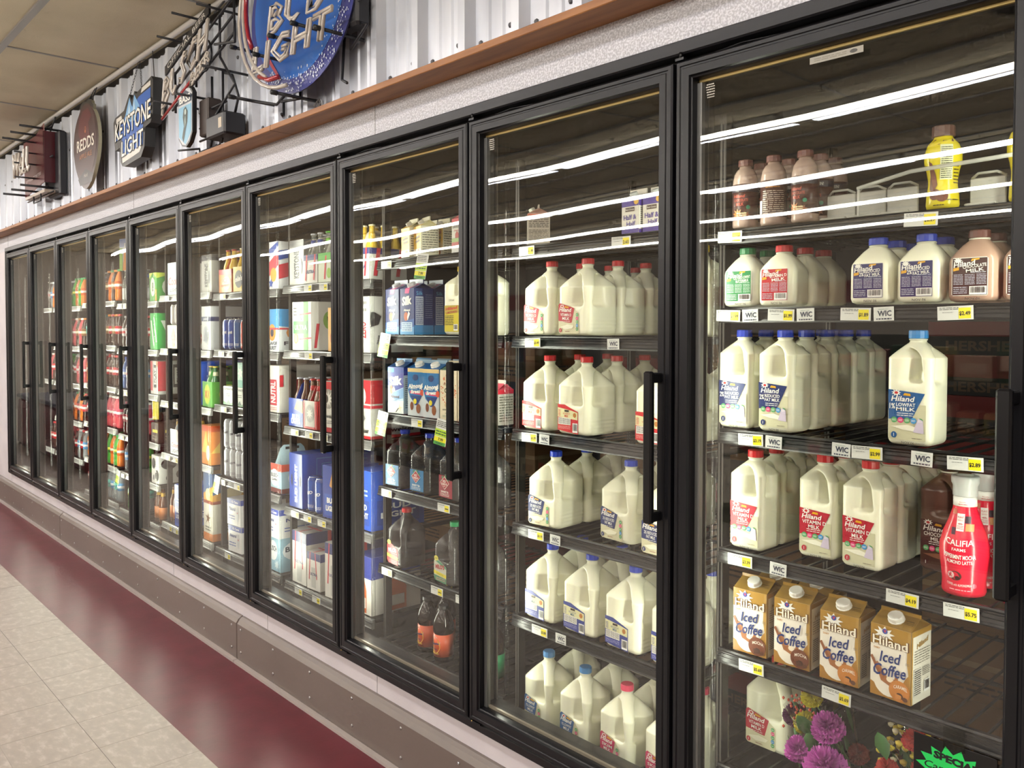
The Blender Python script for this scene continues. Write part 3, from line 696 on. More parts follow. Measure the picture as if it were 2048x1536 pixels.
a.rect(-.009, .136, .005, .170, WHT, 2, 6); a.layer = 1; a.text('PLANT', -.002, .163, .004, C('c02438'), w=.011, bold=.01); a.text('BASED', -.002, .157, .003, C('c02438'), w=.010); a.text('-40%-', -.002, .150, .0035, C('c02438'), w=.011, bold=.02); a.lines(-.008, .139, .004, .147, 3, C('c02438'), .35, 2, 2)
a.layer = 0; a.rect(.006, .152, .017, .166, C('3a2430'), 4, 3); a.rect(-.018, .128, -.010, .142, C('4a2438'), 2, 3); a.rect(.008, .137, .024, .151, C('c8945c'), 4, 3); a.rect(-.02, .168, -.010, .178, C('c86a4c'), 3, 2)
a.layer = 1; a.text('PEPPERMINT', 0, .1985, .0032, C('c02438'), w=.022); a.text('MOCHA', 0, .1935, .0035, C('c02438'), w=.012, bold=.01); a.lines(-.008, .187, .008, .190, 1, C('c02438'), .4, 1, 2)
cp = MB(); cp.lathe([(.0225, .204), (.0235, .206), (.0235, .226), (.0265, .232), (.0270, .242), (.0255, .246), (.018, .246), (.016, .243), (.001, .243)], mat('frosted_cap', (.50, .52, .50), .35), 30)
P['latte'] = Proto('latte_bottle', [('bottle_body', b), ('label', l), ('cap', cp)])

# ---- gable-top cartons
def carton(w, d, he, hr, faces, fin=.016, capc=None, wall=None, roofm=None, capz=.5, capr=.016):
    """faces(front_art, right_art, roof_art)"""
    wall = wall or WHT; roofm = roofm or wall; b = MB(); hw, hd = w/2, d/2
    b.box(-hw, -hd, 0, hw, hd, he, wall)
    b.add([(-hw, -hd, he), (hw, -hd, he), (hw, hd, he), (-hw, hd, he), (-hw*.98, 0, hr), (hw*.98, 0, hr), (-hw*.62, 0, hr-.004), (hw*.62, 0, hr-.004)],
          [(0, 1, 5, 4), (2, 3, 4, 5)], roofm)
    b.add([(hw, -hd, he), (hw, hd, he), (hw*.98, 0, hr), (hw*.55, 0, hr-.006), (-hw, -hd, he), (-hw, hd, he), (-hw*.98, 0, hr), (-hw*.55, 0, hr-.006)],
          [(0, 1, 3), (0, 3, 2), (1, 2, 3), (5, 4, 7), (4, 6, 7), (6, 5, 7)], roofm)
    b.box(-hw*.98, -.0022, hr-.002, hw*.98, .0022, hr+fin, wall)
    l = MB(); fr_ = Art(l, front(d)); rt = Art(l, right(w)); rf = Art(l, roofmap(-hd, he, 0, hr), .0004); fn_ = Art(l, lambda u, v, o: (u, -.0022-o, hr+v), .0003)
    faces(fr_, rt, rf, fn_, w, d, he)
    parts = [('carton_body', b), ('printing', l)]
    if capc:
        c = MB(); L = math.hypot(hd, hr-he); ny, nz = -(hr-he)/L, hd/L; cy_, cz_ = -hd+hd*capz, he+(hr-he)*capz
        q = MB(); q.lathe([(capr*1.1, 0), (capr*1.1, .002), (capr, .003), (capr, .011), (capr*.9, .0125), (.001, .0125)], capc, 24, ridge=.03, smooth=False)
        c.merge(q, lambda p: (p[0], cy_+p[1]*nz+p[2]*ny, cz_-p[1]*ny+p[2]*nz)); parts.append(('cap', c))
    return Proto('drink_carton', parts)
GOLD = noise_mat('gold_carton_print', hexc('8a6a24'), hexc('b08a3c'), 9, .3)
def iced(badge, bc, choc):
    def f(a, r, rf, fn, w, d, he):
        h = w/2
        a.rect(-h, 0, h, he, C('e9e2d4')); a.layer = 1; g = C(choc); a.poly([(-h, he), (-h, he-.045), (-h*.2, he-.038), (h, he-.030), (h, he)], C('a87f2c')); a.poly([(-h, 0), (h, 0), (h, .07), (h*.72, .052), (h*.5, .030), (-h*.3, .018), (-h, .03)], C('a5762e'))
        a.poly([(h, .03), (h, he), (h*.86, he), (h*.80, .09)], C('b08a44')); a.layer = 2
        a.disc(-.004, .036, .033, .032, C('e6ded0'), 20); a.layer = 3; a.poly([(-.034, .072), (-.028, .076), (-.006, .046), (.010, .046), (.014, .064), (.020, .040), (.006, .026), (-.02, .036)], C('9c6238')); a.disc(.0, .043, .008, .006, C('e8d8c0')); a.poly([(-.045, .084), (-.040, .088), (-.020, .052), (-.026, .048)], C('8a5230'))
        a.layer = 4; a.disc(.021, .024, .023, .023, bc, 20); a.layer = 5; a.text(badge, .024, .034, .0075, C('f0e4d4'), w=.030, bold=.01, bend=.003); a.disc(.022, .014, .008, .007, C('3a2018')); a.disc(.034, .010, .006, .005, C('5a3420')); a.poly([(.012, .018), (.026, .016), (.026, .008), (.014, .006)], C('c88444' if badge == 'CARAMEL' else '4a2a1e'))
        a.layer = 3; splash(a, -.014, he-.018, .024, WHT); a.layer = 4; a.disc(-.012, he-.012, .006, .006, C('3a4a9a')); a.text('v', -.012, he-.012, .006, C('d03030'), bold=.03)
        a.text('Hiland', 0, he-.034, .022, C('6a4420'), w=.083, bold=.05); a.layer = 5; a.text('Hiland', 0, he-.034, .020, C('f4ecd8'), w=.078, bold=.012)
        a.layer = 3; a.text('DAIRY', -.030, he-.052, .004, C('b87818'), w=.014, bold=.02)
        a.text('Iced', .0, he-.067, .024, C('18306e'), w=.044, bold=.02, shear=.25, rot=.08); a.text('Coffee', -.001, he-.096, .026, C('18306e'), w=.074, bold=.02, shear=.25, rot=.10); a.lines(.034, he-.074, .042, he-.068, 2, C('7a6a5a'), .4, 1, 2)
        q = d/2; r.rect(-q, 0, q, he, C('e6e1d2')); r.layer = 1; r.rect(-q, he-.012, q, he, C('a87f2c')); r.rect(-q, 0, -q+.006, he, C('a8823c')); r.layer = 2
        r.text('Hiland', .004, he-.030, .011, C('b08a3c'), w=.05, bold=.02, shear=.3, rot=.2); r.lines(-q+.012, he-.075, q-.008, he-.042, 6, C('8a8478'), .3, 4, 5)
        r.rect(-q+.010, .016, -.002, .075, C('d8d4c8')); r.layer = 3; r.lines(-q+.012, .018, -.004, .073, 12, BLK, .4, 8, 4); r.lines(.002, .055, q-.008, .075, 5, C('5a5650'), .35, 6, 4); r.barcode(.010, .018, q-.010, .045)
        rf.lines(.02, .028, .038, .032, 1, C('4a3410'), .5, 9, 3); rf.lines(.016, .018, .040, .026, 2, C('4a3410'), .3, 3)
    return carton(.090, .088, .158, .180, f, .006, WHT, C('a87f2c', .3), GOLD, .55)
P['iced_mocha'] = iced('MOCHA', C('6e3a24'), '6a4030'); P['iced_caramel'] = iced('CARAMEL', C('c07a34'), 'b07840')
def silkf(top, style):
    def f(a, r, rf, fn, w, d, he):
        h = w/2; q = d/2
        if style == 0:
            a.rect(-h, 0, h, he, C('27346e')); a.layer = 1; a.poly([(-h, 0), (h, 0), (h, .030), (-h, .020)], C('5aa0d8')); a.poly([(-h, .02), (h, .03), (h, .06), (-h, .045)], C('2f5aa0'))
            a.poly([(-.010, he), (.018, he), (.012, he-.018), (-.014, he-.018)], C('e0508c')); a.layer = 2
            a.text('Silk', 0, he-.045, .034, WHT, w=.062, bold=.05, shear=.12, rot=.1); a.text('Almond', 0, he-.080, .009, WHT, w=.040, bold=.03)
            a.disc(-.006, .068, .013, .017, C('b8603c'), 12); a.poly([(.004, .052), (.020, .078), (.010, .088), (.002, .066)], WHT); a.poly([(-.034, .012), (.034, .012), (.034, .046), (-.034, .046)], C('bcd8ee')); a.layer = 3; a.lines(-.03, .014, .03, .044, 4, C('3a5a9a'), .35, 3, 3)
            r.rect(-q, 0, q, he, C('2b3a78')); r.layer = 1; r.rect(-q, 0, q, .035, C('4a90cc')); r.rect(-q+.006, .036, -.002, he-.03, C('b8c0d4')); r.layer = 2; r.lines(-q+.008, .04, -.004, he-.034, 14, C('2b3a78'), .4, 5, 3); r.text('Silk', -.02, he-.018, .014, C('6ab0e0'), w=.03); r.lines(.006, .06, q-.006, he-.02, 12, C('8a98c0'), .25, 6, 3)
            rf.poly([(-.010, 0), (.018, 0), (.026, .045), (.0, .045)], C('e0508c')); fn.rect(-h, 0, h, .016, C('d8e4ee'))
        else:
            a.rect(-h, 0, h, he, C('b8d4e8')); a.layer = 1; a.poly([(-h, he), (h, he), (h, he-.075), (0, he-.09), (-h, he-.070)], C('35439a')); a.poly([(-h, .07), (0, he-.092), (h, he-.077), (h, .06), (0, .05)], C('7aa6d4')); a.poly([(-h, 0), (h, 0), (h, .05), (-h, .04)], C('dfe6e4'))
            a.rect(-h, he-.020, -.010, he-.004, C('3fa0dc')); a.layer = 2; a.text('Silk', 0, he-.052, .036, WHT, w=.078, bold=.05, shear=.1, rot=.1)
            a.disc(-.026, .090, .010, .018, C('d8664a'), 12); a.poly([(-.018, .078), (-.002, .090), (-.010, .104), (-.02, .09)], WHT); a.text('Almond', -.004, .064, .012, C('5a3c3c'), w=.052, bold=.03); a.lines(-.03, .045, .01, .054, 2, C('5a86b0'), .4, 2, 3)
            a.star(.026, .022, .016, .004, 4, C('d8d4a8')); a.poly([(.0, .006), (.004, .004), (.020, .020), (.016, .022)], C('4a3c2c'))
            r.rect(-q, 0, q, he, C('cfd8dc')); r.layer = 1; r.rect(-q, he-.03, q, he, C('35439a')); r.layer = 2; r.lines(-q+.006, .02, 0, he-.04, 16, C('3a3f48'), .4, 5, 3); r.lines(.004, .03, q-.006, he-.04, 12, C('6a7078'), .35, 6, 3)
    return f
P['silk0'] = carton(.088, .088, .172, .192, silkf('', 0), .012, C('c8ccd0'), C('2b3a78'), C('27346e'))
P['silk1'] = carton(.094, .088, .176, .196, silkf('', 1), .012, WHT, C('7aa6d4'), C('27508c'))
def breeze(a, r, rf, fn, w, d, he):
    h = w/2; q = d/2
    a.rect(-h, 0, h, he, C('c9d2d6')); a.layer = 1; a.poly([(-h, he), (h, he), (h, .085), (.02, .060), (-.01, .052), (-.03, .068), (-h, .10)], C('1f6ea8')); a.poly([(-h, he), (h, he), (h, he-.014), (-h, he-.014)], C('d8c088')); a.poly([(-.028, .075), (.034, .075), (.012, .04), (-.004, .04)], C('2b3f7c')); a.poly([(-.03, .082), (h, .078), (h, .088), (-.032, .092)], C('d84a78'))
    a.layer = 2; a.disc(0, he-.034, .015, .012, C('1b3f70')); a.text('Almond', .0, he-.065, .017, WHT, w=.078, bold=.04, shear=.15, rot=.08); a.text('Breeze', .006, he-.085, .014, WHT, w=.060, bold=.04, shear=.15, rot=.08)
    a.disc(-.002, .054, .009, .010, C('e0d030')); a.disc(.016, .028, .012, .018, C('8a5230'), 12, .4); a.disc(-.020, .036, .009, .016, C('7a4428')); a.disc(.036, .088, .010, .012, C('d8543c')); a.star(.03, .108, .012, .006, 5, WHT); a.lines(-.03, .098, .01, .103, 1, WHT, .3, 3)
    r.rect(-q, 0, q, he, C('b8c8d4')); r.layer = 1; r.rect(-q, .12, q, he, C('1f6ea8')); r.layer = 2; r.lines(-q+.006, .02, q-.006, he-.04, 18, C('2a3a4a'), .35, 5, 5)
P['breeze'] = carton(.086, .086, .176, .196, breeze, .012, WHT, C('9ab8cc'), C('1f5a94'))
def oat(a, r, rf, fn, w, d, he):
    h = w/2; q = d/2; a.rect(-h, 0, h, he, C('dcd0b4')); a.layer = 1; rnd = random.Random(5)
    for i in range(60):
        t = rnd.uniform(0, 2*PI); R_ = rnd.uniform(.026, .044); a.disc(R_*math.cos(t)*.95, .105+R_*1.25*math.sin(t), rnd.uniform(.002, .004), rnd.uniform(.0015, .003), C('c8603c'), 6, t)
    a.text('PLANET', 0, .128, .010, C('4a4a3c'), w=.046, bend=.002); a.text('OAT', 0, .104, .017, C('2a3428'), w=.040, bold=.03); a.text('OATMILK', 0, .086, .007, C('9a5a3c'), w=.036); a.disc(0, .052, .020, .010, C('c8b088')); a.text('extra creamy', 0, .035, .007, C('4a4a3c'), w=.06, bold=.02); a.text('original', 0, .023, .006, C('3a6a5a'), w=.034); a.lines(-.03, .008, .03, .016, 2, C('6a8a7c'), .3, 2)
    r.rect(-q, 0, q, he, C('cfc4a8')); r.layer = 1; r.lines(-q+.006, .02, q-.006, he-.02, 16, C('5a5444'), .35, 5, 5)
P['oat'] = carton(.090, .086, .176, .196, oat, .012, C('d8d4c8'), C('d0c6a8'), C('5a7460'))
def halfhalf(a, r, rf, fn, w, d, he):
    h = w/2; q = d/2; P_ = C('46318c'); a.rect(-h, 0, h, he, C('d8d4c8')); a.layer = 1; a.rect(-h, he-.020, h, he, P_); a.rect(-h, 0, h, .012, P_); a.layer = 2; a.rect(-.018, he-.034, .018, he-.023, C('4a3222')); a.layer = 3; a.text('Best Choice', 0, he-.0285, .005, WHT, w=.032); a.layer = 2
    a.text('Half &', 0, he-.050, .014, P_, w=.050, bold=.02); a.text('Half', .004, he-.068, .014, P_, w=.034, bold=.02); a.disc(.024, he-.008, .009, .009, C('d8a83c'))
    r.rect(-q, 0, q, he, C('ccc8bc')); r.layer = 1; r.rect(-q, he-.020, q, he, P_); r.rect(-q, 0, q, .01, P_); r.layer = 2; r.lines(-q+.005, .016, q-.005, he-.024, 10, C('4a4a4a'), .4, 5, 4); rf.rect(-h, 0, h, .012, P_)
P['halfhalf'] = carton(.066, .066, .094, .112, halfhalf, .012, C('b8bcb8'), C('d4d0c4'), C('c8c6c0'), capr=.011)
def creamf(c1, c2, t):
    def f(a, r, rf, fn, w, d, he):
        h = w/2; q = d/2; a.rect(-h, 0, h, he, C(c1)); a.layer = 1; a.poly([(-h, he), (h, he), (h, he-.006), (-h, he-.006)], C(c2)); a.rect(-h, 0, h, .026, C('d8d4cc')); a.layer = 2; a.text('Hiland', 0, he-.020, .013, C('b03a2c'), w=.055, bold=.03, shear=.2, rot=.15); a.text(t, 0, he-.040, .009, C('3a3f5a'), w=.05, bold=.03, rot=.15); a.text('CREAM', 0, he-.054, .009, C('3a3f5a'), w=.04, bold=.03, rot=.15); a.disc(.012, .016, .012, .009, C('c07034'))
        r.rect(-q, 0, q, he, C('dcd8c0')); r.layer = 1; r.lines(-q+.005, .01, q-.005, he-.01, 10, C('5a584c'), .35, 5, 4); rf.rect(-h, 0, h, .015, C(c1))
    return f
P['nog'] = carton(.070, .070, .108, .132, creamf('d8a828', 'e8c040', 'WHIPPING'), .012, C('ccc9bd'), C('d0ccb0'), C('d8d0a0'), capr=.011)
def butterc(a, r, rf, fn, w, d, he):
    h = w/2; q = d/2; a.rect(-h, 0, h, he, C('c8c8bc')); a.layer = 1; a.rect(-h, he-.014, h, he, C('c0283c')); a.rect(-h, 0, h, .02, C('d0d0cc')); a.rect(-h, .020, h, .036, C('b03038')); a.rect(-h, .036, h, .05, C('8aa860')); a.layer = 2; a.text('CANWOODS', 0, he-.028, .011, C('3a2c34'), w=.06, bold=.02); a.text('Homestyle', 0, he-.042, .008, C('b83048'), w=.04, shear=.3); a.poly([(-.012, .05), (-.012, .064), (0, .074), (.012, .064), (.012, .05)], C('a83434'))
    r.rect(-q, 0, q, he, C('b8b4ac')); r.layer = 1; r.rect(-q, he-.014, q, he, C('c0283c')); r.layer = 2; r.lines(-q+.005, .01, q-.005, he-.02, 10, C('5a584c'), .35, 5, 4)
P['redtop'] = carton(.074, .070, .118, .140, butterc, .010, None, C('c8c4bc'), C('c0485c'))
def pinkc(a, r, rf, fn, w, d, he):
    h = w/2; q = d/2
    for A, s in ((a, h), (r, q)): A.rect(-s, 0, s, he, C('c8beb0')); A.layer = 1; A.rect(-s, he-.006, s, he-.001, C('d86a4c')); A.layer = 2; A.lines(-s+.004, he-.045, s-.004, he-.012, 6, C('4a4440'), .45, 7, 4); A.lines(-s+.004, .01, s-.004, he-.05, 9, C('6a645c'), .4, 5, 5)
P['beigecarton'] = carton(.070, .070, .098, .116, pinkc, .010, C('b8bcb0'), C('c0b6a8'), C('c8a090'), capr=.010)
P['yeljug'] = Proto('lemonade_jug', [('jug_body', GALY), ('cap', cap_mb(.0185, .224, .242, CAPY)), ])
l = MB(); a = Art(l, front(.100)); a.rect(-.040, .012, .036, .104, C('c8b820')); a.layer = 1; a.rect(-.040, .078, .036, .104, C('b8a440')); a.layer = 2; a.text('Hiland', -.002, .094, .011, C('c83c2c'), w=.062, bold=.03, shear=.2, rot=.1); a.text('LEMONADE', -.002, .080, .008, C('a83428'), w=.06, bold=.02, rot=.1); a.lines(-.036, .034, .010, .070, 6, C('4a4418'), .4, 4, 3); a.barcode(.010, .016, .032, .038); a.text('DRINK', 0, .122, .007, C('7a7a6a'), w=.03)
P['yeljug'] = Proto('lemonade_jug', [('jug_body', GALY), ('cap', cap_mb(.0185, .224, .242, CAPY)), ('label', l)])
def teajug(cap, style, body=None):
    l = MB(); w = .133 if body is None else .112; a = Art(l, front(w))
    if style[0] == 'd':
        c = C('1c6a9c') if style == 'dblue' else C('8c1f34'); u0, u1 = -w/2+.006, .030; a.rect(u0, .010, u1, .088, c); a.layer = 1
        for t in (.3, 1.1, 2.0, 2.8): a.poly([(u0+.036, .064), (u0+.036+.026*math.cos(t), .064+.026*math.sin(t)), (u0+.036+.026*math.cos(t+.4), .064+.026*math.sin(t+.4))], C('2f7a44'))
        a.layer = 2; cx = u0+.036; a.poly([(cx-.027, .062), (cx, .038), (cx+.027, .062), (cx, .086)], WHT); a.layer = 3; a.poly([(cx-.025, .062), (cx, .040), (cx+.025, .062), (cx, .084)], C('a01c2c')); a.layer = 4; a.text('RED', cx, .068, .008, WHT, w=.018, bold=.01); a.text('DIAMOND', cx, .058, .008, WHT, w=.036, bold=.01); a.lines(cx-.007, .049, cx+.007, .052, 1, WHT, .5, 9, 2)
        a.layer = 1; a.text('SWEET TEA' if style == 'dblue' else 'UNSWEET TEA', cx, .030, .007, WHT, w=.046, bold=.02); a.lines(cx-.026, .014, cx+.026, .025, 3, WHT, .3, 3)
    else:
        c = C('b8202c') if style == 'mred' else C('b8b8a8'); u0, u1 = -w/2+.004, .020; a.poly([(u0, .020), (u0+.010, .010), (u1, .006), (u1, .066), (u0+.020, .090), (u0, .080)], c); a.layer = 1
        a.poly([(u0, .034), (u1, .026), (u1, .038), (u0, .046)], C('d8c82c')); a.disc(u0+.014, .090, .012, .0095, C('d8cc50'), 16)
        if style == 'mgreen': a.poly([(u0+.004, .015), (u0+.010, .010), (u1, .006), (u1, .024), (u0, .030)], C('3a7a58')); a.poly([(u0+.030, .084), (u1, .066), (u1, .058), (u0+.01, .080)], C('4a8a68'))
        a.layer = 2; a.text("MILO'S", (u0+u1)/2, .062, .016, WHT if style == 'mred' else C('a8242c'), w=.052, bold=.05, rot=.06); a.text('Sweet Tea', (u0+u1)/2, .036, .005, C('3a3a1a'), w=.04, rot=-.08); a.lines(u0+.014, .012, u1-.006, .024, 2, C('d89090'), .3, 2); a.lines(u0+.008, .048, u1-.004, .052, 1, C('c8a8a0'), .4, 2)
        a.layer = 2; a.lines(u0+.006, .086, u0+.022, .094, 2, C('5a5018'), .4, 2, 2)
    z = .216 if body is None else .204
    return Proto('tea_jug', [('jug_body', body or GALT), ('cap', cap_mb(.0185, z, z+.016, cap)), ('label', l)])
P['tea_blue'] = teajug(C('2a3cae'), 'dblue', TEAT); P['tea_red'] = teajug(C('2a3cae'), 'dred', TEAT); P['milo_red'] = teajug(CAPR, 'mred', TEAT); P['milo_green'] = teajug(C('159a5c'), 'mgreen', TEAT)
M_pet = glassy('dark_juice_bottle', 1.6, (.20, .09, .06), .03, body=(.012, .004, .003), bodyfac=.65)
def juice(lc, text, fc):
    pr = [(.030, 0), (.037, .004), (.039, .014), (.036, .020), (.036, .104), (.039, .110), (.039, .132), (.034, .152), (.022, .176), (.0165, .184), (.0165, .196)]
    b = MB(); b.lathe(pr, M_pet, 24); l = MB(); l.lathe([(.0366, .022), (.0366, .102)], C(lc), 24); a = Art(l, cyl(.037))
    a.disc(-.002, .062, .026, .030, C(fc), 20); a.layer = 1; a.poly([(-.030, .060), (-.024, .086), (-.016, .096), (-.014, .072)], C('2f8a3c')); a.layer = 2; a.poly([(-.034, .058), (.022, .066), (.024, .078), (-.034, .070)], C('e8e8f0')); a.layer = 3; a.text('Snapple', -.006, .068, .009, C('1c2f6a'), w=.052, bold=.05, rot=.12)
    a.layer = 2; a.text(text, .0, .050, .006, C('2a3a6a'), w=.022, bold=.02); a.text('NATURAL', -.002, .094, .006, C('e8d8c8'), w=.030, bend=.003); a.lines(-.018, .032, .018, .037, 1, C('d8b83c'), .7, 9, 3); a.lines(-.024, .025, .026, .030, 1, C('3a1c10'), .4, 3)
    return Proto('juice_bottle', [('bottle_body', b), ('label', l), ('cap', cap_mb(.018, .190, .203, C('2a2a2c'), 22))])
P['juice_or'] = juice('d8582c', 'fruit', 'e0a83c'); P['juice_gr'] = juice('1f7a4c', 'apple', 'c8c8b8')
# ---- boxes, cans, bottles and carriers of the beer and soda bays
M_alu = mat('can_aluminium', (.62, .63, .65), .22, .85)
def boxp(w, d, h, fa, name='beverage_case', base=None, flap=True):
    b = MB(); base = base or WHT; b.rbox(-w/2, -d/2, 0, w/2, d/2, h, base, .0025)
    if flap: b.box(-w/2+.004, -.0008, h-.0005, w/2-.004, .0008, h+.0006, C('8a8478'))
    l = MB(); fa(Art(l, front(d)), Art(l, right(w)), Art(l, lambda u, v, o: (u, -d/2+v, h+o)), w, d, h)
    return Proto(name, [('case_body', b), ('printing', l)])
def canp(top, bot, txt, h=.118, r=.031, tc=None):
    b = MB(); pr = [(r*.72, 0), (r*.80, .002), (r, .010), (r, h-.012), (r*.86, h-.003), (r*.86, h)]; b.lathe(pr, C(bot, .22), 18)
    b.lathe([(r*.87, h-.002), (r*.87, h), (r*.80, h+.0005), (r*.76, h-.003), (.001, h-.003)], M_alu, 18)
    l = MB(); a = Art(l, cyl(r+.0003)); a.rect(-r*1.4, .014, r*1.4, h-.016, C(top, .22), 10); a.layer = 1
    if txt: a.text(txt, 0, h*.55, .014, tc or WHT, w=r*1.4, bold=.03, shear=.15, rot=.2)
    a.lines(-r*.8, .02, r*.8, .034, 3, tc or WHT, .35, 3); return Proto('beverage_can', [('can_body', b), ('printing', l)])
def bottlep(gl, lab, cap, h=.222, r=.0262, txt=None, tc=None, name='beer_bottle', neck=None):
    b = MB(); pr = [(r*.85, 0), (r, .004), (r, h*.52), (r*.93, h*.60), (r*.52, h*.74), (r*.44, h*.82), (r*.42, h*.955)]; b.lathe(pr, gl, 14)
    l = MB(); l.lathe([(r+.0006, h*.12), (r+.0006, h*.44)], lab, 14)
    if neck: l.lathe([(r*.56, h*.74), (r*.47, h*.84)], neck, 14)
    if txt: a = Art(l, cyl(r+.0012)); a.text(txt, 0, h*.28, .014, tc or BLK, w=r*1.5, bold=.03)
    c = MB(); c.lathe([(r*.50, h*.945), (r*.50, h*.965), (r*.44, h*.975), (.001, h*.975)], cap, 14, ridge=.06, smooth=False)
    return Proto(name, [('bottle_body', b), ('label', l), ('cap', c)])
def sodap(liq, lab, cap, h=.215, r=.032, band=None):
    b = MB(); pr = [(r*.7, 0), (r*.95, .006), (r, .03), (r*.92, h*.30), (r*.98, h*.42), (r, h*.62), (r*.75, h*.76), (r*.42, h*.87), (r*.40, h*.92)]; b.lathe(pr, liq, 14)
    l = MB(); l.lathe([(r*.975, h*.36), (r*1.01, h*.50), (r*1.02, h*.60)], lab, 14)
    if band: l.lathe([(r*1.0, h*.44), (r*1.025, h*.52)], band, 14)
    c = MB(); c.lathe([(r*.46, h*.91), (r*.46, h*.975), (.001, h*.98)], cap, 14, ridge=.05, smooth=False)
    return Proto('soda_bottle', [('bottle_body', b), ('label', l), ('cap', c)])
def carrierp(w, d, h, col, art, name='bottle_carrier', side=None):
    b = MB(); t = .002; hs = h*.62
    prof = [(-w/2, 0), (w/2, 0), (w/2, hs), (w*.16, h*.80), (-w*.16, h*.80), (-w/2, hs)] if side is None else side
    for y0, y1 in ((-d/2, -d/2+t), (d/2-t, d/2)): b.box(-w/2, y0, 0, w/2, y1, hs, col)
    b.box(-w/2, -d/2, 0, w/2, d/2, t, col)
    b.box(-w/2, -d/2, 0, -w/2+t, d/2, hs*.9, col); b.box(w/2-t, -d/2, 0, w/2, d/2, hs*.9, col)
    q = MB(); q.prism([(-d*.495, t), (d*.495, t), (d*.49, hs), (d*.34, h*.93), (d*.25, h), (-d*.25, h), (-d*.34, h*.93), (-d*.49, hs)], -t/2, t/2, col); b.merge(q, lambda p: (p[1], p[0], p[2]))
    q = MB(); q.rbox(-d*.2, -t*.7, h*.90, d*.2, t*.7, h*.955, C('14141a'), .0004); b.merge(q, lambda p: (p[1], p[0], p[2]))
    l = MB(); art(Art(l, front(d)), Art(l, right(w)), None, w, d, hs)
    return Proto(name, [('carrier_body', b), ('printing', l)])
AMB = mat('amber_glass', (.10, .030, .008), .08, spec=.7); CLRG = glassy('clear_glass', 1.6, (.8, .85, .8), .05, body=(.62, .64, .60), bodyfac=.30); GRNG = mat('green_glass', (.01, .10, .03), .08, spec=.7)
YELG = mat('yellow_drink', (.75, .50, .05), .12); COLA = mat('cola_liquid', (.03, .010, .006), .08, spec=.8); LIME = mat('green_soda', (.05, .35, .05), .1, spec=.7); WATR = glassy('water_bottle', 1.45, (.75, .82, .85), .08, body=(.5, .55, .58), bodyfac=.35)
ORAN = mat('orange_soda', (.70, .18, .02), .12)
BBLU = C('1f3f9c')
def word(a, t, w, h, y, col, hh=.02, bold=.03, shear=0, rot=0, fw=.8): a.text(t, 0, y, hh, col, w=w*fw, bold=bold, shear=shear, rot=rot)
def f_ultra(lime):
    def f(a, r, t, w, d, h):
        if lime:
            a.rect(-w/2, 0, w/2, h, WHT); a.layer = 1; a.rect(w*.10, 0, w*.34, h, C('4fae3c')); a.poly([(-w*.12, .045), (w*.5, .052), (w*.5, .058), (-w*.12, .052)], C('c8283c')); a.poly([(-w*.12, h*.72), (w*.5, h*.75), (w*.5, h*.78), (-w*.12, h*.75)], C('c8283c')); a.poly([(-w*.12, h*.75), (-w*.08, h*.75), (w*.02, h*.62), (-.004, h*.62)], C('c8283c'))
            a.layer = 2; a.rect(-w*.44, h*.34, w*.34, h*.60, C('2f8a3c')); a.layer = 3; a.text('ULTRA', -w*.04, h*.47, .022, WHT, w=w*.66, bold=.02); a.disc(-w*.30, h*.24, .020, .024, C('9cc84c')); a.layer = 4; a.disc(-w*.30, h*.24, .015, .018, C('c8e08c')); a.lines(-w*.42, h*.7, -w*.25, h*.9, 3, C('4a4a4a'), .4, 2)
        else:
            nb = C('26306e'); a.rect(-w/2, 0, w/2, h, C('d8d6d0')); a.layer = 1; a.rect(-w/2, h*.80, w/2, h, nb); a.poly([(-w*.36, .25*h), (-w*.30, .25*h), (-w*.22, h), (-w*.28, h)], C('c8283c')); a.poly([(w*.22, .3*h), (w*.28, .3*h), (w*.16, h), (w*.10, h)], C('c8283c')); a.rect(-w*.16, .01, w*.18, h*.6, C('b8b8b4')); a.layer = 2; a.text('ULTRA', .002, h*.42, .012, nb, w=w*.55, bold=.02)
            r.rect(-d/2, 0, d/2, h, C('cfccc6')); r.layer = 1; r.rect(-d/2, h*.78, d/2, h, nb); r.rect(-d*.05, h*.70, d*.03, h, C('c8283c')); t.rect(-w/2, 0, w/2, d, C('b8b4b0')); t.layer = 1; t.rect(-w*.06, 0, w*.02, d, C('c8283c')); t.rect(-w/2, d*.3, w/2, d*.36, C('c8283c'))
            return
        r.rect(-d/2, 0, d/2, h, C('e2e0da')); r.layer = 1; r.disc(-d*.16, h*.62, .03, .04, C('8cb84c')); r.poly([(-d*.2, h*.7), (0, h*.6), (d*.1, h*.2), (-d*.1, h*.1), (-d*.16, h*.4)], C('4a3428')); r.disc(.0, h*.4, .028, .05, C('3f6a3c')); r.poly([(-d*.45, .01), (-d*.40, .01), (-d*.34, h*.55), (-d*.40, h*.55)], C('c8283c'))
    return f
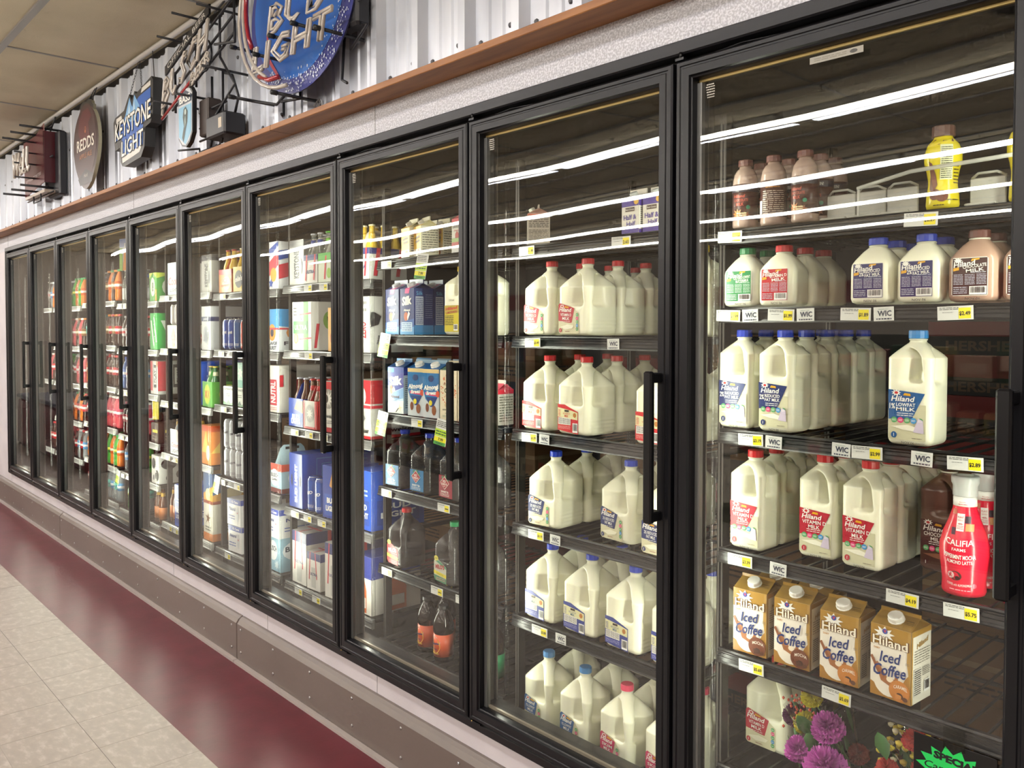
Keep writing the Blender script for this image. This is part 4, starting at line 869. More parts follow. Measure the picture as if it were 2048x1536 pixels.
def f_blcase(a, r, t, w, d, h):
    b2 = C('2b5cc4'); a.rect(-w/2, 0, w/2, h, C('1f3f9c')); a.layer = 1; a.rect(-w*.14, .03, w*.2, h*.86, C('2248ac')); a.layer = 2; a.text('BUD LIGHT', w*.03, h*.45, .024, WHT, w=h*.70, bold=.05, rot=PI/2)
    a.disc(-w*.30, h*.5, .006, .026, BLK); a.disc(w*.34, h*.5, .006, .026, BLK)
    r.rect(-d/2, 0, d/2, h, C('1a4cc0')); r.layer = 1
    for i, q in enumerate((.05, .12, .18)): r.poly([(-d*.36+q*d, h*.3), (-d*.36+q*d+.002, h*.3), (-d*.36+q*d+.002, h*(.9-i*.1)), (-d*.36+q*d, h*(.9-i*.1))], C('4fa8e0')); r.rect(-d*.36+q*d, h*(.9-i*.1), d*.4, h*(.9-i*.1)+.002, C('4fa8e0'))
    r.text('BUD LIGHT', .02, h*.35, .05, C('e8eef8'), w=d*.5, bold=.04, shear=.2)
    t.rect(-w/2, 0, w/2, d, C('2348a8')); t.layer = 1; t.rect(-w*.3, .03, w*.3, .034, C('4fa8e0'))
def f_blbox(a, r, t, w, d, h):
    for A, s in ((a, w), (r, d)):
        A.rect(-s/2, 0, s/2, h, C('1f3f9c')); A.layer = 1; A.poly([(-s*.1, h*.62), (s*.5, h*.50), (s*.5, h*.92), (s*.1, h*.95)], C('c89048')); A.rect(-s*.40, .012, s*.36, h*.46, C('2a56b8')); A.layer = 2; A.text('BUD', 0, h*.34, .024, WHT, w=s*.5, bold=.05); A.text('LIGHT', 0, h*.19, .024, WHT, w=s*.62, bold=.05); A.text('12', s*.3, .02, .010, WHT)
def f_budbox(a, r, t, w, d, h):
    for A, s in ((a, w), (r, d)):
        A.rect(-s/2, 0, s/2, h, C('c8c4bc')); A.layer = 1; A.rect(-s/2, 0, s/2, .02, C('a82030')); A.poly([(-s*.5, h), (s*.5, h), (s*.5, h*.9), (s*.2, h*.55), (s*.5, h*.42), (s*.5, h*.46), (-s*.5, h*.5)], C('b8202c')) if 0 else None; A.rect(-s/2, h*.84, s/2, h, C('b8202c')); A.disc(0, h*.66, s*.32, h*.2, C('8a8880')); A.rect(-s/2, 0, -s*.42, h, C('b8202c')); A.rect(s*.42, 0, s/2, h, C('b8202c')); A.layer = 2; A.star(0, h*.66, s*.26, s*.12, 10, C('d8d4cc'), 1.1); A.disc(-s*.1, h*.66, .014, .018, BLK); A.text('Budweiser', 0, h*.32, .018, C('3a3a3a'), w=s*.84, bold=.02); A.lines(-s*.3, h*.16, s*.3, h*.24, 2, C('7a7a7a'), .35)
def f_simple(bg, bits, side=None):
    """bits: (kind, args...) drawn in units of face width and height on the front and on the right face"""
    def f(a, r, t, w, d, h):
        for A, s in ((a, w), (r, d)):
            A.layer = 0; A.rect(-s/2, 0, s/2, h, C(side if (side and A is r) else bg)); A.layer = 1
            for b in bits:
                k = b[0]; A.layer += .6
                if k == 'r': A.rect(b[1]*s, b[2]*h, b[3]*s, b[4]*h, C(b[5]))
                elif k == 'p': A.poly([(x*s, y*h) for x, y in b[1]], C(b[2]))
                elif k == 'd': A.disc(b[1]*s, b[2]*h, b[3]*s, b[4]*h, C(b[5]))
                elif k == 't': A.text(b[1], b[2]*s, b[3]*h, b[4]*h, C(b[6]), w=b[5]*(h if len(b) > 7 and b[7] else s), bold=.03, rot=(b[7] if len(b) > 7 else 0), shear=(b[8] if len(b) > 8 else 0))
                elif k == 'l': A.lines(b[1]*s, b[2]*h, b[3]*s, b[4]*h, b[5], C(b[6]), .4, 5, 3)
                elif k == 's': A.star(b[1]*s, b[2]*h, b[3]*s, b[4]*s, b[5], C(b[6]))
        if t:
            t.rect(-w/2, 0, w/2, d, C(bg))
    return f
F = f_simple
P['ultralime'] = boxp(.170, .26, .215, f_ultra(True)); P['ultra'] = boxp(.128, .24, .235, f_ultra(False)); P['ultrasm'] = boxp(.105, .18, .165, f_ultra(False))
P['blcase'] = boxp(.118, .38, .245, f_blcase, base=C('1f3f9c')); P['blbox'] = boxp(.13, .20, .225, f_blbox, base=C('1f3f9c')); P['budbox'] = boxp(.135, .2, .215, f_budbox)
P['blcar'] = carrierp(.13, .19, .205, C('1d46b0'), lambda a, r, t, w, d, h: f_blbox(a, r, t, w, d, h)); P['budcar'] = carrierp(.115, .18, .20, C('b8202c'), F('c0bcb4', [('r', -.5, 0, -.38, 1, 'b8202c'), ('r', .38, 0, .5, 1, 'b8202c'), ('d', 0, .55, .30, .32, '9a9890'), ('s', 0, .55, .24, .1, 9, 'dcd8d0'), ('r', -.38, 0, .38, .08, 'b8202c')]))
P['ultracar'] = carrierp(.12, .18, .20, C('d8d6d0'), F('d4d2cc', [('r', -.5, .8, .5, 1, '2b3478'), ('p', [(-.4, .1), (-.3, .1), (-.2, 1), (-.3, 1)], 'c8283c'), ('p', [(.2, .1), (.3, .1), (.4, 1), (.3, 1)], 'c8283c'), ('t', 'ULTRA', 0, .4, .12, .6, '26306e')]))
P['limecar'] = carrierp(.12, .18, .20, C('d8d6d0'), F('d0d8c4', [('r', -.5, .7, .5, 1, '4fae3c'), ('p', [(-.1, .1), (0, .1), (.1, .9), (0, .9)], 'c8283c'), ('d', .25, .3, .15, .18, '8cb84c')]))
P['coorscar'] = carrierp(.15, .18, .235, C('b8c4cc'), F('b4c4d0', [('p', [(-.3, .45), (0, .95), (.3, .45)], '5a86b0'), ('r', .1, .5, .3, 1, '8a4a24'), ('t', 'Coors', 0, .38, .2, .8, 'b8283c', 0, .2), ('t', 'LIGHT', 0, .14, .15, .7, '3a3a44')]))
P['mikecar'] = carrierp(.13, .18, .20, C('d8b83c'), F('dcc04c', [('d', 0, .5, .36, .36, '2a2620'), ('t', "mike's", 0, .52, .22, .62, 'f0ece0', .12, .2)]))
P['icecar'] = carrierp(.15, .18, .19, C('d86a34'), F('d87438', [('p', [(-.5, .8), (.5, .7), (.5, 1), (-.5, 1)], 'b02838'), ('d', .1, .4, .34, .3, 'd8a868'), ('t', 'ICE', 0, .52, .2, .4, 'b82c34'), ('t', 'CRANBERRY', 0, .3, .1, .6, 'c04838')]))
P['xxcar'] = carrierp(.13, .18, .22, C('3f8a3c'), F('58a044', [('d', 0, .5, .3, .4, 'b8c83c'), ('t', 'XX', 0, .5, .3, .5, 'b8202c')]))
P['coorsbox'] = boxp(.19, .2, .185, F('b4c8d4', [('p', [(-.4, .45), (-.1, .95), (.1, .7), (.3, .9), (.45, .45)], '7aa4c0'), ('t', 'Coors', 0, .42, .26, .85, 'b8283c', 0, .2), ('t', 'LIGHT', 0, .14, .12, .6, '3a3a44')]))
P['modelobox'] = boxp(.19, .2, .135, F('cdc8b8', [('p', [(-.1, .1), (.1, .1), (.16, .5), (.06, .85), (-.06, .85), (-.16, .5)], '8a3a1c'), ('r', -.13, .35, .13, .55, 'c02838'), ('t', 'MODELO', 0, .45, .12, .24, 'f0e4c8'), ('d', 0, .15, .1, .1, 'c8a03c')]))
P['whitecan'] = canp('d8d8d4', 'c8c8c8', None, .118, .031)
P['natcan'] = canp('b8bcc0', 'a8acb2', 'Natural', .150, .033, C('3a3a4a'))
P['bluecan'] = canp('23489c', '1c3c8c', 'KEYSTONE', .155, .033); P['blcan'] = canp('2452ac', '1a3f94', 'BUD', .155, .033); P['dkbcan'] = canp('1c4a84', '163a6c', None, .155, .033)
P['redcan'] = canp('c83c2c', 'a8242c', None, .150, .030); P['blackcan'] = canp('26262a', '1c1c20', None, .155, .030); P['yelcan'] = canp('c8b83c', '2a2a2a', None, .155, .030)
P['cutbox'] = boxp(.125, .13, .095, F('d4dcd0', [('t', 'CUTWATER', 0, .86, .12, .9, '2a3a34'), ('p', [(-.5, 0), (.5, 0), (.5, .2), (0, .05), (-.5, .2)], '6a9a74'), ('p', [(-.2, .05), (0, .3), (.2, .05)], '3a6a54'), ('l', -.2, .45, .2, .65, 2, '5a645c')]))
P['tealbox'] = boxp(.12, .13, .125, F('a4d0c4', [('r', -.5, 0, .5, .3, '4aa08c'), ('s', 0, .6, .3, .12, 6, 'd8e8dc'), ('r', -.5, .92, .5, 1, '3a8474')]))
P['natbox'] = boxp(.135, .26, .135, F('d8d8d8', [('r', -.5, .80, .5, 1, '34489c'), ('t', 'Natural', -.12, .62, .13, .5, '2c3c7c'), ('d', .28, .45, .09, .28, 'c0c4c8'), ('s', .28, .5, .05, .02, 6, 'b82838'), ('t', '15 Cans', .1, .9, .09, .5, 'e8e8ec'), ('l', -.4, .2, .1, .4, 2, '5a6aa8')]))
P['mangobox'] = boxp(.10, .2, .185, F('d8a030', [('p', [(-.2, .5), (.1, .9), (.4, .9), (.1, .6)], '4a86a8'), ('t', 'MANGO', .1, .4, .16, .6, 'f0e8d0', PI/2), ('d', -.2, .3, .14, .1, 'c87820')]))
P['zerobox'] = boxp(.11, .26, .225, F('d8d6d0', [('t', 'ZERO', .05, .4, .22, .30, 'b02838', PI/2), ('l', -.2, .7, .3, .95, 2, '8a8a8a'), ('p', [(-.5, .45), (-.35, .5), (-.3, .65), (-.42, .72), (-.5, .72)], '2a2a2e')]))
P['weibox'] = boxp(.12, .24, .235, F('c4c0b8', [('r', -.5, .6, .5, 1, 'b8202c'), ('d', 0, .72, .22, .16, 'd4d0c8'), ('r', -.5, .52, .5, .57, 'c83040'), ('p', [(-.2, .35), (0, .24), (.2, .35), (0, .46)], '6a6a70'), ('t', 'Budweiser', 0, .14, .08, .8, '2a2a2e'), ('r', -.5, 0, .5, .05, 'b8202c')]))
P['blbluebox'] = boxp(.12, .26, .24, F('1d52c0', [('r', -.4, .08, .4, .5, '1a449c'), ('t', 'BUD', 0, .38, .1, .5, 'f0f4f8'), ('t', 'LIGHT', 0, .24, .1, .66, 'f0f4f8'), ('l', -.3, .55, .3, .7, 2, 'a8c8e8')]))
P['orangebottlebox'] = boxp(.12, .24, .235, F('2a3a8c', [('r', -.5, 0, .5, .62, 'd0ccc4'), ('p', [(-.2, .02), (.2, .02), (.2, .4), (.07, .6), (-.07, .6), (-.2, .4)], 'c8642c'), ('r', -.16, .1, .16, .28, 'd8d4cc'), ('r', -.08, .62, .08, .8, 'e4e0d8')]))
P['burstbox'] = boxp(.12, .24, .20, F('d8dce0', [('p', [(-.5, .6), (.5, .5), (.5, 1), (-.5, 1)], '3a8ac4'), ('d', -.05, .45, .3, .2, 'd88c3c'), ('d', -.05, .45, .14, .1, '2a2a44'), ('t', 'FLAVOR', 0, .2, .09, .8, '2a2c44'), ('t', 'BURST', 0, .09, .09, .6, '2a2c44'), ('r', -.5, .52, .5, .56, 'c83c44')]))
P['bluesbox'] = boxp(.12, .24, .22, F('d8d8dc', [('p', [(-.5, .2), (.5, .5), (.5, .8), (-.5, .5)], 'c83848'), ('p', [(-.5, .6), (.5, .9), (.5, 1), (-.5, .8)], '2c4ca0'), ('d', .1, .3, .25, .15, 'd8943c'), ('s', -.1, .12, .2, .1, 5, '2c4ca0')]))
P['nutrbox'] = boxp(.12, .24, .22, F('d6d2ca', [('r', -.3, .15, .3, .70, 'a8283c'), ('t', 'NUTRL', 0, .43, .22, .46, 'e8dcd8', PI/2), ('l', -.3, .04, .3, .12, 2, 'b87a7a'), ('r', -.5, .55, -.42, .8, 'c02838')]))
P['buschcar'] = carrierp(.13, .18, .22, C('a8c0cc'), F('9cb8c8', [('r', -.5, .75, .5, 1, 'c84c38'), ('d', 0, .52, .32, .3, 'd8dce0'), ('t', 'BUSCH', 0, .60, .14, .55, '2a3444'), ('t', 'Light', 0, .44, .12, .4, '2a3444'), ('r', -.5, 0, .5, .16, '6a2c2c')]))
P['buschbox'] = boxp(.12, .24, .16, F('8cb0c4', [('d', -.1, .6, .36, .3, 'dce0e4'), ('t', 'BUSCH', -.1, .66, .16, .6, '3a4454'), ('s', .2, .2, .2, .1, 7, 'c8d8e0')]))
P['graybox'] = boxp(.13, .22, .20, F('b8b8b4', [('r', -.5, .84, .5, 1, '5a5a60'), ('t', 'KEYSTONE', 0, .45, .24, .62, '4a4c54', PI/2), ('d', .3, .4, .1, .18, '8a8c94')]))
P['keybox'] = boxp(.12, .24, .235, F('c4c6c8', [('r', -.5, .66, .5, .76, '26305c'), ('t', 'LIGHT', 0, .71, .06, .6, 'e0e4e8'), ('d', 0, .35, .3, .2, 'a4a8b0'), ('p', [(-.3, .2), (0, .5), (.3, .2)], '8a9098')]))
P['goldbox'] = boxp(.12, .22, .165, F('d09838', [('p', [(-.5, .3), (.5, .6), (.5, 1), (-.5, 1)], '3c5c8c'), ('d', 0, .3, .25, .2, 'd8c8a0'), ('r', -.5, 0, .5, .1, '8a3c24')]))
P['orangebox'] = boxp(.12, .22, .21, F('d8843c', [('p', [(-.5, .3), (0, .9), (.2, .3)], 'e0c060'), ('r', -.5, .85, .5, 1, 'b8481c'), ('d', .2, .3, .2, .2, 'd8d0b8')]))
P['deerbox'] = boxp(.12, .22, .20, F('c4c0b4', [('s', 0, .6, .3, .1, 5, '6a4a34'), ('r', -.5, 0, .5, .2, 'c8783c'), ('l', -.3, .25, .3, .4, 2, '5a5a5a')]))
P['greenpack'] = boxp(.12, .2, .17, F('3f9a3c', [('d', -.05, .5, .3, .34, 'e0e4d8'), ('t', '8', -.05, .5, .34, .2, '2f5a3c'), ('p', [(-.5, .8), (0, 1), (.5, .8), (.5, 1), (-.5, 1)], 'c8d84c'), ('r', .3, 0, .5, .4, 'd88c3c')]), base=C('3f9a3c'))
P['sevengreen'] = boxp(.12, .2, .22, F('1fa040', [('p', [(-.4, .8), (-.25, .8), (.1, .1), (-.05, .1)], 'e4ece4'), ('p', [(0, .9), (.12, .9), (.45, .2), (.33, .2)], 'e4ece4')]), base=C('1fa040'))
P['redwhitepack'] = boxp(.12, .2, .20, F('c8c8c4', [('r', -.5, .1, -.2, 1, 'b82838'), ('r', -.05, .2, .35, .9, '4a4c50'), ('r', 0, .3, .3, .8, 'd8d8d4'), ('t', 'PLAY', .15, .55, .18, .4, '3a3a3e', PI/2), ('r', .35, .85, .5, 1, 'd87038')]))
P['blackpack'] = boxp(.12, .2, .12, F('3a2a24', [('r', -.3, .5, .4, .65, 'd8c83c'), ('l', -.3, .1, .3, .4, 2, '8a7a6a')]), base=C('2a1e1a'))
P['wavebox'] = boxp(.12, .2, .17, F('d4d4d0', [('d', -.2, .7, .24, .2, '26262a'), ('d', .25, .3, .24, .2, '26262a'), ('d', -.2, .2, .1, .1, '5a5a60')]))
P['popcard'] = boxp(.15, .012, .20, F('c8d4e4', [('r', -.5, .74, .5, 1, '4a72b8'), ('p', [(-.25, 0), (.1, 0), (.1, .7), (-.15, .7)], 'd8883c'), ('p', [(.1, .1), (.5, .2), (.5, .55), (.2, .75)], 'c83c50'), ('r', -.5, 0, -.25, .7, '8ab84c'), ('r', -.1, .6, -.04, .85, 'e8e4dc'), ('r', .1, .6, .16, .85, 'e8e4dc')]), 'hanging_card', flap=False)
# bottles
P['b_amb_blue'] = bottlep(AMB, C('c8ccd8'), C('c0c4d0')); P['b_amb_red'] = bottlep(AMB, C('d8d4cc'), C('b8202c'), neck=C('b8202c')); P['b_amb'] = bottlep(AMB, C('c87838'), C('2a2a2a'), neck=C('c8a03c'))
P['b_ultra'] = bottlep(CLRG, C('d8dcdc'), C('c8ccd4'), neck=C('34489c')); P['b_lime'] = bottlep(CLRG, C('c8dcb8'), C('5ab83c'), neck=C('7ac83c')); P['b_yel'] = bottlep(YELG, C('dcc04c'), C('d8d0b0'), neck=C('d8b030')); P['b_yelred'] = bottlep(YELG, C('dcc04c'), C('c02838'), neck=C('d8a83c'))
P['b_green'] = bottlep(GRNG, C('c8c89c'), C('c8a83c'), neck=C('c0c0a0')); P['b_clear'] = bottlep(CLRG, C('c8ccd0'), C('b0b4b8'), neck=C('3f5f9c')); P['b_ultrah'] = bottlep(CLRG, C('d0d4d4'), C('b8b8b8'))
P['s_cola'] = sodap(COLA, C('b81c28'), C('c02028'), band=C('e4e0dc')); P['s_dr'] = sodap(COLA, C('7c1828'), C('8a1c2c'), band=C('d8d0cc')); P['s_lime'] = sodap(LIME, C('1f8a3c'), C('1fa048'), band=C('d8e04c')); P['s_orange'] = sodap(ORAN, C('d85c1c'), C('2c8a4c'), band=C('e8e4dc'))
P['s_diet'] = sodap(COLA, C('c4c4c4'), C('b8b8bc'), band=C('b81c28')); P['s_water'] = sodap(WATR, C('3a8cc4'), C('d8dce0'), band=C('e0e4e8')); P['s_teal'] = sodap(WATR, C('4ac0b0'), C('2f8c8c'), band=C('2f8c8c')); P['s_root'] = sodap(COLA, C('8a5a24'), C('c87c2c'), band=C('e0d8b8')); P['s_black'] = sodap(COLA, C('1c1c20'), C('1c1c1c'), band=C('7ab83c')); P['s_pink'] = sodap(mat('pink_drink', (.55, .08, .10), .12), C('c04058'), C('e4e0dc'), band=C('e4e0dc')); P['s_blue'] = sodap(mat('blue_drink', (.05, .12, .35), .12), C('3a64b8'), C('2a4ca0'), band=C('e0e0e4'))

# ================================================================ stocking the shelves
ORD = ['first', 'second', 'third', 'fourth', 'fifth', 'sixth', 'seventh', 'eighth', 'ninth', 'tenth', 'eleventh', 'twelfth']
SHN = {6: ['top', 'second', 'third', 'fourth', 'fifth', 'bottom'], 5: ['top', 'second', 'third', 'fourth', 'bottom'], 3: ['top', 'middle', 'bottom']}
DRN = {8: 'nearest door', 7: 'gallon milk door', 6: 'iced tea door', 5: 'blue beer door', 4: 'silver can door', 3: 'silver carrier door', 2: 'fourth door from left', 1: 'third door from left', 0: 'second door from left', -1: 'leftmost door'}
def shn(k, s): return SHN[len(SHELF[k])][s]
ROWC = {}
def stock(k, s, items, group=None, dz=0):
    """items: (proto, x in bay, y, description, category[, turn[, lift]])"""
    seen = {}
    for it in items: seen[it[3]] = seen.get(it[3], 0)+1
    cnt = {}
    for it in sorted(items, key=lambda t: (round(t[2], 1), t[1])):
        p, x, y, desc, cat = it[:5]; rz = it[5] if len(it) > 5 else 0; up = it[6] if len(it) > 6 else 0
        key = (k, s, desc); c = ROWC.get(key, 0); ROWC[key] = c+1
        multi = seen[desc] > 1 or c > 0
        lab = '%s, %son %s shelf behind %s' % (desc, (ORD[min(c, 11)]+' from the front left ') if multi else '', shn(k, s), DRN[k])
        ws = lab.split()
        if len(ws) > 16: lab = lab.replace(' from the front left', '').replace('behind ', 'at ')
        p = P[p] if isinstance(p, str) else p
        p.put((k-8)*W+x, y, SHELF[k][s]+dz+up, lab, cat, '%s on %s shelf behind %s' % (cat+'s', shn(k, s), DRN[k]) if len(items) > 1 else None, rz)
def R(d): return math.radians(d)
MJ = 'milk jug'
# --- nearest door
st = stock
A = []
for (c, xs) in ((0, .068), (1, .146), (2, .228)):
    for r in range(4):
        if c == 2 and r > 2: continue
        pr = 'shake' if (c, r) != (1, 0) else 'shake_back'
        nm = 'brown protein shake bottle' if pr == 'shake' else 'brown shake bottle turned to its text'
        A.append((pr, xs+.002*r, .178+.068*r, nm, 'shake bottle', R(25-8*c+5*r) if pr == 'shake' else R(30)))
A += [('yel_choc', .532, .19, 'yellow flavoured milk bottle with brown cap', 'milk bottle', R(25)), ('yel_straw', .690, .19, 'yellow flavoured milk bottle with red cap', 'milk bottle', R(35))]
st(8, 0, A)
for i, x in enumerate((.300, .370, .440, .612)):
    m = MB(); m.box(-.004, -.02, 0, .004, .38, .004, M_pusher); m.rbox(-.034, .020, 0, .034, .026, .062, M_pusher, .002); m.rbox(-.03, -.024, .0, .03, -.010, .006, M_pusher, .002); m.tube([(-.03, .022, .062), (-.015, .012, .07), (.02, .012, .07), (.034, .022, .062)], .003, M_pusher, 6)
    o = obj('shelf_pusher', m); o.location = (x, .19, 1.785); tag(o, 'clear plastic shelf pusher, %s from left on the top shelf, nearest door' % ORD[i], 'shelf pusher', 'clear pushers on the top shelf')
m = MB(); m.tube([(-.20, 0, .062), (-.08, -.012, .082), (.12, -.014, .088), (.16, -.002, .085)], .0045, M_pusher, 6); m.box(-.20, -.002, 0, -.195, .002, .064, M_pusher); m.box(.155, -.002, 0, .16, .002, .086, M_pusher)
o = obj('shelf_guard', m); o.location = (.565, .155, 1.785); tag(o, 'clear plastic guard rail curving beside the yellow bottle', 'shelf guard')
st(8, 1, [('q_butter', .070, .188, 'squat buttermilk bottle with green cap', 'milk bottle', R(6)), ('q_butter', .068, .285, 'squat buttermilk bottle with green cap', 'milk bottle'), ('q_butter', .068, .380, 'squat buttermilk bottle with green cap', 'milk bottle'),
     ('q_vitd', .170, .188, 'squat milk bottle with red cap', 'milk bottle', R(4)), ('q_vitd', .172, .285, 'squat milk bottle with red cap', 'milk bottle', R(180)), ('q_vitd', .172, .380, 'squat milk bottle with red cap', 'milk bottle'),
     ('q_2', .399, .188, 'squat milk bottle with blue cap', 'milk bottle'), ('q_2', .502, .188, 'squat milk bottle with blue cap', 'milk bottle'), ('q_2', .399, .285, 'squat milk bottle with blue cap', 'milk bottle'), ('q_2', .502, .285, 'squat milk bottle with blue cap', 'milk bottle'), ('q_2', .40, .38, 'squat milk bottle with blue cap', 'milk bottle'),
     ('q_choc', .606, .188, 'squat chocolate milk bottle with brown cap', 'milk bottle'), ('q_choc', .706, .190, 'squat chocolate milk bottle with brown cap', 'milk bottle'), ('q_choc', .606, .285, 'squat chocolate milk bottle with brown cap', 'milk bottle')])
A = []
for r in range(6): A.append(('half_2', .060+.001*r, .192+.1*r, 'blue-capped half-gallon milk jug', MJ, R((0, 2, -1, 1, 0, 1)[r])))
for r in range(5): A.append(('half_2', .174+.002*r, .190+.1*r, 'blue-capped half-gallon milk jug', MJ, R((-1, 1, 0, 1, 0)[r])))
A.append(('half_1', .487, .190, 'light-blue-capped half-gallon milk jug', MJ, R(0)))
st(8, 2, A)
A = [('half_vitd', .090, .200, 'red-capped half-gallon milk jug', MJ, R(0)), ('half_vitd', .246, .255, 'red-capped half-gallon milk jug', MJ, R(4)), ('half_vitd', .362, .245, 'red-capped half-gallon milk jug', MJ, R(-2)), ('half_choc', .498, .345, 'dark chocolate milk jug', MJ, R(-2)), ('half_choc', .498, .45, 'dark chocolate milk jug', MJ, R(2))]
for r in range(3): A.append(('half_vitd', .090, .300+.1*r, 'red-capped half-gallon milk jug', MJ)); A.append(('half_vitd', .250, .355+.1*r, 'red-capped half-gallon milk jug', MJ)); A.append(('half_vitd', .366, .345+.1*r, 'red-capped half-gallon milk jug', MJ, R(-2)))
A += [('latte', .585, .192, 'red flared latte bottle with frosted cap', 'latte bottle', R(8)), ('latte', .592, .288, 'red flared latte bottle with frosted cap', 'latte bottle', R(20)), ('latte', .700, .192, 'red flared latte bottle with frosted cap', 'latte bottle', R(20)), ('latte', .700, .29, 'red flared latte bottle with frosted cap', 'latte bottle', R(10))]
st(8, 3, A)
st(8, 4, [('iced_mocha', .104, .196, 'gold iced coffee carton with brown badge', 'drink carton', R(3)), ('iced_mocha', .214, .202, 'gold iced coffee carton with brown badge', 'drink carton', R(3)), ('iced_caramel', .334, .198, 'gold iced coffee carton with orange badge', 'drink carton', R(2)), ('iced_caramel', .455, .198, 'gold iced coffee carton with orange badge', 'drink carton', R(-4)),
     ('iced_mocha', .108, .295, 'gold iced coffee carton with brown badge', 'drink carton'), ('iced_mocha', .216, .30, 'gold iced coffee carton with brown badge', 'drink carton')])
st(8, 5, [('gal_vitd', .078, .345, 'red-capped gallon jug beside the bouquets', MJ)])
# --- gallon milk door
st(7, 0, [('halfhalf', .505, .176, 'purple and white cream carton', 'drink carton', R(-6)), ('halfhalf', .578, .178, 'purple and white cream carton', 'drink carton', R(-4)), ('beigecarton', .078, .20, 'beige carton with orange top line', 'drink carton', R(-42)), ('halfhalf', .51, .25, 'purple and white cream carton', 'drink carton'), ('halfhalf', .583, .25, 'purple and white cream carton', 'drink carton')])
A = [('gal_vitd', .128, .212, 'red-capped gallon jug, small slanted red label', MJ, R(0)), ('gal_vitd', .285, .208, 'red-capped gallon jug, small slanted red label', MJ, R(-2))]
for r in range(1, 4): A.append(('gal_vitd', .128, .212+.1385*r, 'red-capped gallon jug, small slanted red label', MJ)); A.append(('gal_vitd', .285, .208+.1385*r, 'red-capped gallon jug, small slanted red label', MJ, R(2)))
A.append(('yeljug', .70, .2, 'lemonade jug with yellow cap', 'lemonade jug')); st(7, 1, A)
A = []
for c, x in enumerate((.118, .282, .585)):
    for r in range(3): A.append(('gal_storer', x, (.214, .208, .205)[c]+.139*r, 'red-capped gallon jug with red wedge label', MJ, R((0, -1, 1)[(c+r) % 3])))
st(7, 2, A)
A = [('gal_2', .145, .215, 'blue-capped gallon jug with navy label', MJ, R(4)), ('gal_2', .425, .245, 'gallon jug with navy label and hidden cap', MJ, R(-3)), ('gal_2', .610, .204, 'blue-capped gallon jug with navy label', MJ)]
for r in range(2): A.append(('gal_2', .150, .354+.139*r, 'blue-capped gallon jug with navy label', MJ)); A.append(('gal_2', .43, .384+.139*r, 'blue-capped gallon jug with navy label', MJ))
st(7, 3, A)
A = []
for c, x in enumerate((.134, .300, .472, .64)):
    for r in range(2): A.append(('gal_storeb', x, (.212, .216, .212, .21)[c]+.139*r, 'blue-capped gallon jug with navy and cream label', MJ, R((0, 1, -1, 0)[c])))
st(7, 4, A)
A = []
for c, (x, p) in enumerate(((.118, 'gal_1'), (.282, 'gal_1'), (.448, 'gal_skim'), (.61, 'gal_skim'))):
    for r in range(2): A.append((p, x, (.212, .206, .204, .21)[c]+.138*r, 'light-blue-capped gallon jug' if p == 'gal_1' else 'pink-capped gallon jug', MJ, R((0, 2, -1, 0)[c])))
st(7, 5, A)
# --- nut milk and iced tea door
DC = 'drink carton'
st(6, 0, [('nog', .205, .18, 'yellow cream carton', DC, R(-10)), ('nog', .282, .18, 'yellow cream carton', DC, R(-14)), ('redtop', .500, .19, 'white and red buttermilk carton', DC, R(-8)), ('redtop', .59, .19, 'white and red buttermilk carton', DC, R(-6)), ('nog', .21, .26, 'yellow cream carton', DC), ('nog', .288, .26, 'yellow cream carton', DC)])
st(6, 1, [('silk0', .107, .192, 'navy almond milk carton', DC, R(0)), ('silk0', .205, .192, 'navy almond milk carton', DC), ('silk0', .107, .285, 'navy almond milk carton', DC), ('silk0', .205, .285, 'navy almond milk carton', DC), ('yeljug', .470, .200, 'yellow-capped lemonade jug with yellow label', 'lemonade jug', R(2)), ('yeljug', .475, .305, 'yellow-capped lemonade jug with yellow label', 'lemonade jug'), ('yeljug', .62, .2, 'yellow-capped lemonade jug with yellow label', 'lemonade jug')])
st(6, 2, [('silk1', .126, .192, 'pale blue almond milk carton', DC, R(4)), ('breeze', .254, .190, 'blue and pink almond milk carton', DC, R(6)), ('breeze', .350, .190, 'blue and pink almond milk carton', DC, R(5)), ('oat', .450, .192, 'cream oat milk carton', DC, R(3)), ('oat', .550, .192, 'cream oat milk carton', DC), ('silk1', .126, .285, 'pale blue almond milk carton', DC), ('breeze', .254, .285, 'blue and pink almond milk carton', DC), ('breeze', .35, .285, 'blue and pink almond milk carton', DC), ('redtop', .66, .20, 'white and red carton', DC)])
TJ = 'tea jug'
st(6, 3, [('tea_blue', .116, .20, 'clear tea jug with blue label', TJ, R(3)), ('tea_blue', .277, .20, 'clear tea jug with blue label', TJ, R(2)), ('tea_red', .450, .202, 'clear tea jug with maroon label', TJ, R(-2)), ('tea_red', .62, .2, 'clear tea jug with maroon label', TJ)])
st(6, 4, [('milo_red', .118, .205, 'clear tea jug with red label and cap', TJ, R(0)), ('milo_green', .425, .20, 'clear tea jug with green and white label', TJ, R(0)), ('milo_green', .60, .2, 'clear tea jug with green and white label', TJ)])
st(6, 5, [('juice_or', .258, .20, 'dark juice bottle with orange label', 'juice bottle', R(-8)), ('juice_or', .375, .185, 'dark juice bottle with orange label', 'juice bottle', R(-4)), ('juice_gr', .520, .190, 'dark juice bottle with green label', 'juice bottle', R(-6)), ('juice_gr', .64, .2, 'dark juice bottle with green label', 'juice bottle'), ('juice_or', .262, .285, 'dark juice bottle with orange label', 'juice bottle')])
